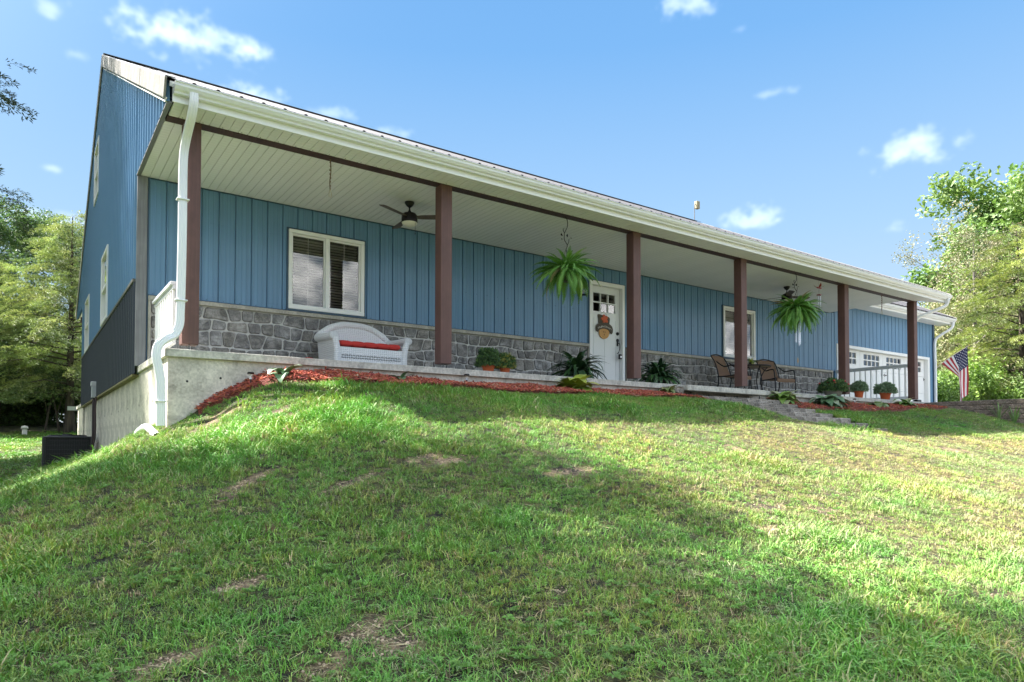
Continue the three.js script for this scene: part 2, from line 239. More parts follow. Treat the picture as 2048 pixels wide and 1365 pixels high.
// how dry the turf is: straw coloured out in the open to the right
const dryness = (x, z) => clamp(0.09 + 0.66 * smooth(1.5, 7, x + (z - 2.5) * 0.1) * smooth(1.9, 2.9, z + (fbm(x * .8, z * .8, 221, 3) - .5) * 1.2) * smooth(9, 5, z - x * 0.25) + (fbm(x * 1.1, z * 1.1, 223, 4) - 0.5) * 0.6);
const mulchEdge = (x) => 0.70 + (fbm(x * 1.3, 3, 231, 3) - 0.5) * 0.24 - 0.5 * smooth(1.7, 0.5, x);
const inMulch = (x, z) => x > 0.3 && x < 16.5 && z > -0.06 && z < mulchEdge(x) && !(x > 7.7 && x < 10.25 && z > 0.0);
const inSteps = (x, z) => x > 7.75 && x < 10.32 && z > -0.1 && z < 2.25;
{
  const axis = (a, b, step, far) => { const l = []; for (let v = a; v <= b + 1e-6; v += step) l.push(v); let s = step, v = b; while (v < far) { s *= 1.22; v += s; l.push(v); } s = step; v = a; while (v > -far) { s *= 1.22; v -= s; l.unshift(v); } return l; };
  const xs = axis(-5, 19, 0.1, 420), zs = axis(-4, 8.4, 0.1, 420), pos = [], col = [], uv = [], idx = [];
  for (const z of zs) for (const x of xs) {
    let y = landRaw(x, z); if (inHouse(x, z)) y = Math.min(y, -0.25); if (inSteps(x, z)) y -= 0.16;
    pos.push(x, y, z); uv.push(x, z);
    const b = bare(x, z), d = dryness(x, z), n = fbm(x * 3, z * 3, 241, 3);
    let r = lerp(0.10, 0.22, d) + (n - .5) * .05, g = lerp(0.115, 0.19, d) + (n - .5) * .04, bl = lerp(0.035, 0.075, d);
    r = lerp(r, 0.56, b); g = lerp(g, 0.42, b); bl = lerp(bl, 0.30, b);
    col.push(r * 1.5, g * 1.5, bl * 1.5);
  }
  const nx = xs.length;
  for (let j = 0; j < zs.length - 1; j++) for (let i = 0; i < nx - 1; i++) { const a = j * nx + i; idx.push(a, a + nx, a + 1, a + 1, a + nx, a + nx + 1); }
  const g = new THREE.BufferGeometry(); g.setAttribute('position', new THREE.Float32BufferAttribute(pos, 3)); g.setAttribute('color', new THREE.Float32BufferAttribute(col, 3)); g.setAttribute('uv', new THREE.Float32BufferAttribute(uv, 2)); g.setIndex(idx); g.computeVertexNormals();
  const m = new THREE.Mesh(g, std(0xffffff, 0.97, { vertexColors: true, map: T.soil, bumpMap: T.soil, bumpScale: 0.02 })); m.name = 'ground'; scene.add(m);
  tag(m, 'sloping ground of thin soil and thatch under the lawn', undefined, undefined, 'structure');
}
// driveway in front of the garage
{
  const m = part('driveway', surf((u, v) => V(lerp(17.1, 24, u), -0.5 - v * 0.25, lerp(-2.1, 9, v)), 4, 6), M.slab, scene);
  tag(m, 'pale concrete driveway in front of the garage door', undefined, undefined, 'structure');
}
// bed of red bark mulch along the porch
{
  const xs = []; for (let x = 0.3; x <= 16.5; x += 0.1) xs.push(x);
  const my = (x, z) => landRaw(x, z) + 0.045 + (fbm(x * 4, z * 4, 251, 3) - .5) * .04;
  const pos = [];
  for (let i = 0; i < xs.length - 1; i++) { if (xs[i] > 7.6 && xs[i] < 10.2) continue; for (let k = 0; k < 6; k++) { const P = (x, t) => { const z = lerp(-0.035, mulchEdge(x), t / 6); return [x, my(x, z) - (t === 6 ? .05 : 0), z]; }; const a = P(xs[i], k), b = P(xs[i + 1], k), c = P(xs[i], k + 1), d = P(xs[i + 1], k + 1); pos.push(...a, ...c, ...b, ...b, ...c, ...d); } }
  const m = part('mulch_bed', planar(fromTris(pos)), std(lin(0.16, 0.04, 0.026), 0.95, { bumpMap: T.split, bumpScale: 0.02 }), scene);
  tag(m, 'bed of red bark mulch along the porch foundation', undefined, undefined, 'structure');
  const chip = merge([bx(-.5, .5, -.07, .07, -.12, .1)]), cp = chip.attributes.position; for (let i = 0; i < cp.count; i++) if (cp.getX(i) > 0) cp.setZ(i, cp.getZ(i) * .45 + .03);
  const N = 12000, im = new THREE.InstancedMesh(chip, std(0xffffff, 0.9), N), r = rngOf(77), q = new THREE.Quaternion(), e = new THREE.Euler(), mt = new THREE.Matrix4(), c = new THREE.Color();
  for (let i = 0; i < N;) {
    const x = 0.3 + r() * 16.2 * (r() < .6 ? .45 : 1), z = -0.03 + r() * 0.98; if (x > 16.45 || z > mulchEdge(x) + (r() - .6) * .12 || (x > 7.7 && x < 10.25)) continue;
    const L = 0.025 + r() * r() * 0.09; e.set((r() - .5) * .9, r() * 6.3, (r() - .5) * .7); q.setFromEuler(e);
    mt.compose(V(x, my(x, z) + r() * 0.014, z), q, V(L, 0.02 + r() * .05, 0.03 + r() * 0.07)); im.setMatrixAt(i, mt);
    const k = 0.45 + r() * 0.9; c.setRGB(0.40 * k, 0.09 * k * (.8 + r() * .6), 0.052 * k * (.7 + r() * .8)); if (r() < .05) c.setRGB(.5, .32, .2); im.setColorAt(i, c); i++;
  }
  im.name = 'bark_chips'; scene.add(im); tag(im, 'loose red bark chips spread over the mulch bed', 'bark mulch', undefined, 'stuff');
}
// grass: tufts of bent blades
{
  const r = rngOf(9);
  const tuft = (n, rad, len, wid, lean) => {
    const pos = [];
    for (let k = 0; k < n; k++) {
      const a = r() * 6.283, d = Math.sqrt(r()) * rad, x = Math.cos(a) * d, z = Math.sin(a) * d, b = r() * 6.283, L = len * (0.45 + r() * 0.8), ln = lean * (0.3 + r() * 1.2), w = wid * (0.6 + r() * 0.8) / 2;
      const sx = -Math.sin(b) * w, sz = Math.cos(b) * w, ux = Math.cos(b), uz = Math.sin(b);
      const P = (t) => { const th = Math.min(1.5, ln * t); return [x + ux * L * t * Math.sin(th), L * t * Math.cos(th * 0.9), z + uz * L * t * Math.sin(th)]; };
      const p0 = P(0), p1 = P(0.45), p2 = P(0.8), p3 = P(1.05), q = (p, s) => [p[0] + sx * s, p[1], p[2] + sz * s];
      const tri = (A, B, C) => pos.push(...A, ...B, ...C);
      tri(q(p0, -1), q(p0, 1), q(p1, 1)); tri(q(p0, -1), q(p1, 1), q(p1, -1)); tri(q(p1, -1), q(p1, 1), q(p2, .75)); tri(q(p1, -1), q(p2, .75), q(p2, -.75)); tri(q(p2, -.75), q(p2, .75), p3);
    }
    return fromTris(pos);
  };
  const variants = [tuft(17, .06, .075, .0062, 1.1), tuft(16, .065, .085, .0054, 1.4), tuft(15, .055, .06, .005, .9), tuft(13, .07, .105, .007, 1.55), tuft(18, .07, .055, .0046, 1.7)];
  const mats = variants.map(() => leafy(0xffffff, { transmission: 0.3, roughness: 0.7 }));
  const lists = variants.map(() => []);
  const cam = camera.position;
  const add = (x, z, k = 1, wide = 1, forced) => {
    const d = dryness(x, z), b = bare(x, z);
    if (!forced && (r() < b * 0.86 || inSteps(x, z) || inHouse(x, z) || (inMulch(x, z) && r() < .985))) return;
    const cl = fbm(x * 3.2, z * 3.2, 261, 3);
    const v = Math.floor(clamp(r() * .8 + (cl - .5) * 1.2 + .1, 0, .999) * 5);
    let s = k * 0.54 * (0.65 + r() * 0.65) * lerp(1.15, 0.62, d) * (0.8 + cl * .5); s *= lerp(1, .6, b);
    const tone = (0.72 + r() * 0.55) * (.8 + .45 * fbm(x * .9, z * .9, 271, 3)), t = r(), hue = fbm(x * 1.6 + 40, z * 1.6, 273, 3) - .5;
    let R, Gc, B;
    if (t < d * 0.75) { R = 0.40; Gc = 0.38; B = 0.17; } else if (t < d * 0.75 + 0.02) { R = 0.26; Gc = 0.17; B = 0.09; } else if (t < d * 0.75 + 0.33) { R = 0.31; Gc = 0.42; B = 0.075; } else { R = 0.185 + d * .09; Gc = 0.41 + d * .02; B = 0.055; }
    if (r() < .02) { R = .5; Gc = .43; B = .22; }
    lists[v].push([x, land(x, z) - 0.006, z, s * (.75 + .6 * smooth(.5, .75, fbm(x * 1.3 + 7, z * 1.3, 275, 3))), r() * 6.283, R * tone * (1 + hue * .7), Gc * tone, B * tone, wide]);
  };
  // denser where the camera is near
  for (let x = -6; x < 18.5; x += 0.25) for (let z = -3.5; z < 9.5; z += 0.25) {
    const dx = x - cam.x, dz = z - cam.z, dist = Math.hypot(dx, dz), ang = Math.atan2(dx, -dz) - 0.6158;
    const inside = Math.abs(ang) < 0.78 || dist < 1.2; if (!inside && dist > 3.5) { if (Math.abs(ang) > 1.25) continue; }
    if (x > 16.8 && z > -.2) continue;
    const dens = (inside ? 1 : 0.35) * (dist < 4 ? 1300 : dist < 7 ? 1050 : dist < 11 ? 850 : 520), n = dens / 16, w = dist < 8 ? 1 : dist < 11 ? 1.15 : 1.45;
    for (let i = 0, m = Math.floor(n + r()); i < m; i++) add(x + r() * .25, z + r() * .25, 1, w);
  }
  for (let i = 0; i < 16000; i++) { const z = -3.5 - r() * 26, x = -9 + r() * 8.9 + (z < -14.6 ? r() * 6 : 0); if (!inHouse(x, z) && x < (z > -14.7 ? -.08 : 4)) add(x, z, 1.5, 2.2); }
  // longer tufts on the left bank and at the wall
  for (let i = 0; i < 900; i++) { const z = -8.5 + r() * 9.5; add(-.14 - r() * (.5 + 1.2 * r()), z, 1.1 + r() * .6, 1.2); }
  for (let i = 0; i < 700; i++) { const x = r() * 3.2 - .4, z = .5 + r() * 1.6; add(x, z, 1.25 + r() * .4, 1.2); }
  const mt = new THREE.Matrix4(), q = new THREE.Quaternion(), e = new THREE.Euler(), c = new THREE.Color();
  lists.forEach((L, v) => {
    const im = new THREE.InstancedMesh(variants[v], mats[v], L.length);
    L.forEach(([x, y, z, s, a, R, Gc, B, w], i) => { e.set((hash2(i, v) - .5) * .25 - .12, a, (hash2(v, i) - .5) * .25); q.setFromEuler(e); mt.compose(V(x, y, z), q, V(s * w, s, s * w)); im.setMatrixAt(i, mt); im.setColorAt(i, c.setRGB(R, Gc, B)); });
    im.name = numbered('lawn_grass'); scene.add(im);
    tag(im, ['upright green blades of the lawn in front of the porch', 'bent green blades mixed through the lawn', 'short fine blades in the lawn turf', 'long coarse crabgrass tufts in the lawn', 'flat dense undergrowth of the lawn turf'][v], 'grass', undefined, 'stuff');
  });
  // broad-leaved weeds and clover scattered through the turf, dead grass and crumbs of soil on the bare patches
  const rosette = (() => { const p = []; for (let k = 0; k < 8; k++) { const a = k * .785 + r() * .4, l = .7 + r() * .5, w = .16 + r() * .08, c = Math.cos(a), s = Math.sin(a), y = .2 + r() * .3; p.push(0, 0, 0, c * l * .5 - s * w, y, s * l * .5 + c * w, c * l, y * .5, s * l, 0, 0, 0, c * l, y * .5, s * l, c * l * .5 + s * w, y, s * l * .5 - c * w); } return fromTris(p); })();
  const clod = new THREE.IcosahedronGeometry(1, 0), straw = fromTris([-.5, 0, -.03, .5, .06, 0, -.5, .01, .03, -.1, .02, .0, .5, .06, .02, .5, .06, -.02]);
  const scatter = (name, label, cat, geo, mat, n, f) => { const im = new THREE.InstancedMesh(geo, mat, n), m4 = new THREE.Matrix4(), q4 = new THREE.Quaternion(), e4 = new THREE.Euler(), c4 = new THREE.Color(); let i = 0, guard = 0; while (i < n && guard++ < n * 60) { const o = f(); if (!o) continue; const [x, z, s, sy, tilt, R, Gc, B, up] = o; e4.set((r() - .5) * tilt, r() * 6.283, (r() - .5) * tilt); q4.setFromEuler(e4); m4.compose(V(x, land(x, z) + up, z), q4, V(s, s * sy, s)); im.setMatrixAt(i, m4); im.setColorAt(i, c4.setRGB(R, Gc, B)); i++; } im.count = i; im.name = name; scene.add(im); tag(im, label, cat, undefined, 'stuff'); };
  const inView = () => { const a = .6158 + (r() - .5) * 1.5, d = 1.2 + 13 * r() * r(); return [cam.x + Math.sin(a) * d, cam.z - Math.cos(a) * d]; };
  const ok = (x, z) => z < 9 && z > .75 && x > -5 && x < 16.6 && !inSteps(x, z);
  scatter('lawn_weeds', 'broad leaved weeds and clover scattered through the lawn', 'weeds', rosette, leafy(0xffffff, { transmission: .25 }), 1500, () => { const [x, z] = inView(); if (!ok(x, z) || fbm(x * 1.7, z * 1.7, 281, 3) < .5 || bare(x, z) > .4) return null; const k = .8 + r() * .5; return [x, z, .014 + r() * .022, 1, .5, .18 * k, .34 * k, .07 * k, .012 + r() * .02]; });
  scatter('dead_grass', 'dry straw bits lying on the bare patches and thin turf', 'thatch', straw, std(0xffffff, .9), 2600, () => { const [x, z] = inView(); if (!ok(x, z) || r() > bare(x, z) + .12) return null; const k = .7 + r() * .6; return [x, z, .04 + r() * .07, 1, .4, .42 * k, .36 * k, .2 * k, .004 + r() * .012]; });
  scatter('soil_crumbs', 'small crumbs of tan soil on the bare lawn patches', 'soil', clod, std(0xffffff, .97), 1500, () => { const [x, z] = inView(); if (!ok(x, z) || bare(x, z) < .45) return null; const k = .6 + r() * .7; return [x, z, .002 + r() * r() * .008, .7, 2, .48 * k, .35 * k, .25 * k, .001]; });
  console.log('grass', lists.map((l) => l.length).join(' '));
}
// ------------------------------------------------------------------ the house
const ZW = -2.14, YC = 2.46, XR = 16.18, XE = 17.35, SL = 0.4925, ZE = 0.30, YE = 2.665, ZR = -7.45, YR = YE + (ZE - ZR) * SL;
const roofY = (z) => (z > ZR ? YE + (ZE - z) * SL : YR - (ZR - z) * SL);
const house = thing('house', 'long blue metal sided house with brown porch posts, stone wainscot and attached garage', 'house');
const RP = 0.216;                                                    // rib spacing of the siding

// siding panel by panel: a ribbed sheet between a and b, cut round the openings
function sidingPan(a, b, y0, y1, holes, z, rib) {
  const prof = rib.filter((p) => p[0] > a + 1e-4 && p[0] < b - 1e-4).map((p) => p[0]);
  const xs = [a, ...prof, ...holes.flatMap((h) => [h[0], h[1]]).filter((x) => x > a + 1e-4 && x < b - 1e-4), b].sort((p, q) => p - q);
  const zo = (x) => { for (let i = 0; i < rib.length - 1; i++) if (x >= rib[i][0] - 1e-6 && x <= rib[i + 1][0] + 1e-6) return z + lerp(rib[i][1], rib[i + 1][1], clamp((x - rib[i][0]) / (rib[i + 1][0] - rib[i][0] + 1e-9))); return z; };
  const pos = [];
  for (let i = 0; i < xs.length - 1; i++) {
    const p = xs[i], q = xs[i + 1], m = (p + q) / 2; if (q - p < 1e-5) continue;
    let spans = [[y0, y1]];
    for (const h of holes) if (m > h[0] && m < h[1]) spans = spans.flatMap(([s, t]) => [[s, Math.min(t, h[2])], [Math.max(s, h[3]), t]].filter(([u, v]) => v - u > 1e-4));
    for (const [s, t] of spans) { const zp = zo(p + 1e-6), zq = zo(q - 1e-6); pos.push(p, s, zp, q, s, zq, q, t, zq, p, s, zp, q, t, zq, p, t, zp); }
  }
  return pos.length ? planar(fromTris(pos)) : null;
}
const ribAt = (a) => [[a, -.02], [a + .005, -.02], [a + .009, .006], [a + .022, .006], [a + .03, 0], [a + .085, 0], [a + .091, .004], [a + .097, 0], [a + .148, 0], [a + .154, .004], [a + .160, 0], [a + RP - .008, 0], [a + RP - .004, -.02], [a + RP, -.02]];
const WIN1 = [1.9, 3.06, 0.955, 2.115], WIN2 = [11.74, 12.92, 0.965, 2.13], DOOR = [7.70, 8.63, 0, 2.165], GD = [16.52, 21.86, -.5, 1.655];
function pans(a, b, y0, y1, holes, z, parent) {                      // a panel behind an opening is two pieces
  const h = holes.find((q) => q[0] <= a + .001 && q[1] >= b - .001);
  for (const [s, t] of h ? [[y0, h[2]], [h[3], y1]] : [[y0, y1]]) if (t - s > .01) { const g = sidingPan(a, b, s, t, h ? [] : holes, z, ribAt(a)); if (g) part('siding_panel', g, M.siding, parent); }
}
const hole = (w, m) => [w[0] + m, w[1] - m, w[2] + m, w[3] - m];
{
  const fs = group('front_siding', house);
  const holes = [hole(WIN1, .02), hole(WIN2, .02), hole(DOOR, .02)];
  for (let a = 0.09; a < 16.52; a += RP) { pans(a, Math.min(a + RP, 16.5), 0.925, 2.47, holes, ZW, fs); }
  const gs = group('garage_siding', house);
  for (let a = 16.52; a < 22.14; a += RP) { pans(a, Math.min(a + RP, 22.14), -0.5, 2.80, [hole(GD, .02)], ZW - .004, gs); }
  // backing wall with openings
  const shp = new THREE.Shape([[0.0, -.06], [16.5, -.06], [16.5, -.5], [22.2, -.5], [22.2, 2.9], [0.0, 2.9]].map((p) => new THREE.Vector2(...p)));
  for (const h of [hole(WIN1, .03), hole(WIN2, .03), [DOOR[0] + .03, DOOR[1] - .03, 0, DOOR[3] - .03], [GD[0] + .03, GD[1] - .03, -.48, GD[3] - .03]]) shp.holes.push(new THREE.Path([[h[0], h[2]], [h[0], h[3]], [h[1], h[3]], [h[1], h[2]]].map((p) => new THREE.Vector2(...p))));
  const wg = new THREE.ExtrudeGeometry(shp, { depth: 0.14, bevelEnabled: false }); wg.translate(0, 0, ZW - .165);
  part('front_wall', wg, M.trimBlue, house);
  part('rear_wall', bx(0.02, 22.2, -.5, 2.9, -12.85, -12.7), M.siding, house);
  part('right_wall', bx(22.06, 22.19, -.5, 2.9, -12.7, ZW - .17), M.siding, house);
  part('floor', bx(0.05, 22, -.3, -.1, -12.7, ZW - .17), M.room, house);
  part('inner_ceiling', bx(0.05, 22, 2.5, 2.56, -12.7, ZW - .17), M.room, house);
  part('partition', [bx(0.05, 16.3, -.1, 2.5, -5.2, -5.1), bx(5.2, 5.3, -.1, 2.5, -5.1, ZW - .17), bx(16.4, 16.5, -.1, 2.5, -5.1, ZW - .17), bx(10.2, 10.3, -.1, 2.5, -5.1, ZW - .17)], M.room, house);
  // wide grey corner trim at the porch end, blue edge trims
  part('corner_trim', planar(merge([rb(-.035, .085, 0, YC, ZW - .03, ZW + .03)])), M.trimGrey, house);
  part('corner_trim', rb(.087, .105, .0, YC, ZW - .01, ZW + .022), M.trimBlue, house);
  part('corner_trim', rb(22.12, 22.23, -.5, 2.78, ZW - .05, ZW + .025), M.trimBlue, house);
  part('corner_trim', rb(16.44, 16.51, .0, 2.9, ZW - .03, ZW + .012), M.siding, house);
  part('base_trim', [bx(.1, 7.68, .918, .932, ZW - .01, ZW + .03), bx(8.65, 16.3, .918, .932, ZW - .01, ZW + .03), bx(.1, XR, 2.445, 2.457, ZW, ZW + .02)], M.trimBlue, house);
  const screws = []; for (let a = 0.09 + .07; a < 16.3; a += RP) if (!(a > 7.6 && a < 8.7)) { const s = new THREE.SphereGeometry(.006, 5, 4); s.translate(a, .95, ZW + .004); screws.push(s); if (a > 3.2 && a < 7.5 || a > 9 && a < 11.6 || a > 13) { const q = s.clone(); q.translate(0, .62, 0); screws.push(q); } }
  part('screws', screws, M.trimBlue, house).userData.kind = 'stuff';
}
// ------------------------------------------------------------------ windows and doors
function windowUnit(name, w, vertical, cols, rows, blinds) {
  const g = group(name, house), [x0, x1, y0, y1] = w, f = .055, z0 = ZW - .06, z1 = ZW + .045;
  part('frame', [rb(x0, x1, y1 - f, y1, z0, z1, .008), rb(x0, x1, y0, y0 + f * 1.15, z0, z1 + .006, .008), rb(x0, x0 + f, y0 + f * 1.15, y1 - f, z0, z1, .008), rb(x1 - f, x1, y0 + f * 1.15, y1 - f, z0, z1, .008)], M.white, g);
  part('trim', [bx(x0 - .022, x0 - .002, y0 - .03, y1 + .022, ZW - .005, ZW + .026), bx(x1 + .002, x1 + .022, y0 - .03, y1 + .022, ZW - .005, ZW + .026), bx(x0 - .001, x1 + .001, y1 + .002, y1 + .022, ZW - .005, ZW + .024), bx(x0 - .03, x1 + .03, y0 - .03, y0 - .003, ZW - .005, ZW + .05)], M.trimBlue, g);
  const xm = (x0 + x1) / 2, halves = [[x0 + f, xm - .022], [xm + .022, x1 - f]];
  part('mullion', rb(xm - .03, xm + .03, y0 + f, y1 - f, z0 + .01, z1 - .012, .006), M.white, g);
  halves.forEach(([a, b], k) => {
    const zo = k ? -.012 : -.03, s = .022, ya = y0 + f * 1.1, yb = y1 - f;
    part('sash', [bx(a, b, ya, ya + s, ZW + zo - .014, ZW + zo + .012), bx(a, b, yb - s, yb, ZW + zo - .014, ZW + zo + .012), bx(a, a + s, ya + s, yb - s, ZW + zo - .014, ZW + zo + .012), bx(b - s, b, ya + s, yb - s, ZW + zo - .014, ZW + zo + .012)], M.white, g);
    part('pane', bx(a + s, b - s, ya + s, yb - s, ZW + zo - .004, ZW + zo), M.glass, g);
    const bars = []; for (let i = 1; i < cols; i++) bars.push(bx(lerp(a + s, b - s, i / cols) - .0035, lerp(a + s, b - s, i / cols) + .0035, ya + s, yb - s, ZW + zo - .014, ZW + zo - .006)); for (let j = 1; j < rows; j++) bars.push(bx(a + s, b - s, lerp(ya + s, yb - s, j / rows) - .0035, lerp(ya + s, yb - s, j / rows) + .0035, ZW + zo - .0135, ZW + zo - .0065));
    part('grille', bars, M.rake, g);
    const slats = []; for (let y = ya + .03; y < yb - .02; y += .042) { const b2 = new THREE.BoxGeometry(b - a - .03, .003, .046); b2.rotateX(blinds); b2.translate((a + b) / 2, y, ZW - .115); slats.push(b2); }
    part('blinds', slats, M.blind, g);
  });
  return g;
}
windowUnit('window', WIN1, true, 2, 4, -.25);
windowUnit('window', WIN2, true, 2, 4, -.5);
{
  const g = group('front_door', house), [x0, x1, , y1] = DOOR, zd = ZW - .085;
  part('jamb', [rb(x0 - .005, x0 + .06, 0, y1 + .01, ZW - .12, ZW + .03), rb(x1 - .06, x1 + .005, 0, y1 + .01, ZW - .12, ZW + .03), rb(x0 + .06, x1 - .06, y1 - .065, y1 + .01, ZW - .12, ZW + .028)], M.white, g);
  part('threshold', bx(x0, x1, -.01, .03, ZW - .12, ZW + .06), M.trimGrey, g);
  const a = x0 + .062, b = x1 - .064, top = y1 - .068, la = a + .105, lb = b - .105, ly0 = 1.60, ly1 = 1.965;
  const sh = new THREE.Shape([[a, .032], [b, .032], [b, top], [a, top]].map((p) => new THREE.Vector2(...p)));
  const cw = (lb - la - .04) / 3, ch = (ly1 - ly0 - .022) / 2;
  for (let i = 0; i < 3; i++) for (let j = 0; j < 2; j++) { const u = la + i * (cw + .02), w = ly0 + j * (ch + .022); sh.holes.push(new THREE.Path([[u, w], [u, w + ch], [u + cw, w + ch], [u + cw, w]].map((p) => new THREE.Vector2(...p)))); }
  for (const gx of [a + .105, (a + b) / 2, b - .105]) sh.holes.push(new THREE.Path([[gx - .003, .18], [gx - .003, 1.46], [gx + .003, 1.46], [gx + .003, .18]].map((p) => new THREE.Vector2(...p))));
  const dg = new THREE.ExtrudeGeometry(sh, { depth: .04, bevelEnabled: false }); dg.translate(0, 0, zd - .02);
  part('leaf', dg, std(lin(.74, .75, .74), .4), g);
  part('core', bx(a + .01, b - .01, .04, 1.55, zd - .022, zd - .006), std(lin(.5, .5, .5), .5), g);
  for (let i = 0; i < 3; i++) for (let j = 0; j < 2; j++) part('pane', bx(la + i * (cw + .02), la + i * (cw + .02) + cw, ly0 + j * (ch + .022), ly0 + j * (ch + .022) + ch, zd - .004, zd), M.glass, g);
  part('frame_trim', [bx(x0 - .02, x0 - .006, 0, y1 + .022, ZW - .02, ZW + .02), bx(x1 + .006, x1 + .02, 0, y1 + .022, ZW - .02, ZW + .02), bx(x0 - .02, x1 + .02, y1 + .0115, y1 + .022, ZW - .02, ZW + .018)], M.trimBlue, g);
  const hx = b - .055; const rose = (y, r) => { const c = new THREE.CylinderGeometry(r, r * 1.1, .022, 16); c.rotateX(Math.PI / 2); c.translate(hx, y, zd + .03); return c; };
  part('deadbolt', [rose(1.20, .032), bx(hx - .006, hx + .006, 1.18, 1.22, zd + .04, zd + .055)], M.metalBlack, g);
  part('handle', [rb(hx - .022, hx + .022, .95, 1.10, zd + .02, zd + .034), rose(1.065, .03), tube([[hx, 1.02, zd + .035], [hx, .99, zd + .085], [hx, .9, zd + .095], [hx, .83, zd + .07], [hx, .80, zd + .03]], .009, 20, 8)], M.metalBlack, g);
}
const lockbox = thing('lockbox', 'small black and grey lockbox hanging on the white front door handle', 'lockbox', [8.505, .74, ZW + .02]);
part('body', rb(-.032, .032, -.06, .04, -.02, .025, .008), M.metalBlack, lockbox); part('keypad', rb(-.022, .022, -.035, .005, .0255, .033, .003), M.steel, lockbox); part('shackle', tube([[-.018, .04, 0], [-.02, .09, 0], [0, .115, 0], [.02, .09, 0], [.018, .04, 0]], .005, 20, 6), M.steel, lockbox);

// garage door
{
  const g = group('garage_door', house), [x0, x1, y0, y1] = GD, zd = ZW - .09;
  part('jamb', [rb(x0 - .01, x0 + .1, y0, y1 + .01, ZW - .14, ZW + .03), rb(x1 - .115, x1 + .005, y0, y1 + .01, ZW - .14, ZW + .03), rb(x0 + .1, x1 - .115, y1 - .07, y1 + .01, ZW - .14, ZW + .03)], M.white, g);
  const a = x0 + .1, b = x1 - .12, w = (b - a) / 4, H = [y0 + .02, .02, .54, 1.06, 1.582];
  for (let r = 0; r < 4; r++) {
    for (let c = 0; c < 4; c++) {
      const u = a + c * w + .004, q = a + (c + 1) * w - .004, s = H[r] + .003, t = H[r + 1] - .003;
      if (r < 3) part('panel', [rb(u, q, s, t, zd - .03, zd, .004), ...[0, 1].map((k) => rb(lerp(u, q, k / 2) + .05, lerp(u, q, (k + 1) / 2) - .05, s + .06, t - .06, zd - .001, zd + .008, .004))], M.white, g);
      else {
        const sh = new THREE.Shape([[u, s], [q, s], [q, t], [u, t]].map((p) => new THREE.Vector2(...p))), lx0 = u + .2, lx1 = q - .2, ly0 = s + .13, ly1 = t - .07, cw = (lx1 - lx0 - .09) / 4, ch = (ly1 - ly0 - .03) / 2;
        for (let i = 0; i < 4; i++) for (let j = 0; j < 2; j++) { const X = lx0 + i * (cw + .03), Y = ly0 + j * (ch + .03); sh.holes.push(new THREE.Path([[X, Y], [X, Y + ch], [X + cw, Y + ch], [X + cw, Y]].map((p) => new THREE.Vector2(...p)))); part('pane', bx(X, X + cw, Y, Y + ch, zd - .026, zd - .02), M.glass, g); }
        const eg = new THREE.ExtrudeGeometry(sh, { depth: .03, bevelEnabled: false }); eg.translate(0, 0, zd - .03); part('panel', eg, M.white, g);
      }
    }
  }
  for (const hx of [a + w * 2 - .12, a + w * 2 + .08, b - .06, a + .02]) part('strap_hinge', [rb(hx, hx + .14, .96, .985, zd + .006, zd + .016, .004), rb(hx - .01, hx + .02, .93, 1.015, zd + .006, zd + .014, .004)], M.metalBlack, g);
  part('strap_hinge', rb(b - .12, b - .01, -.22, -.19, zd + .006, zd + .016, .004), M.metalBlack, g);
}
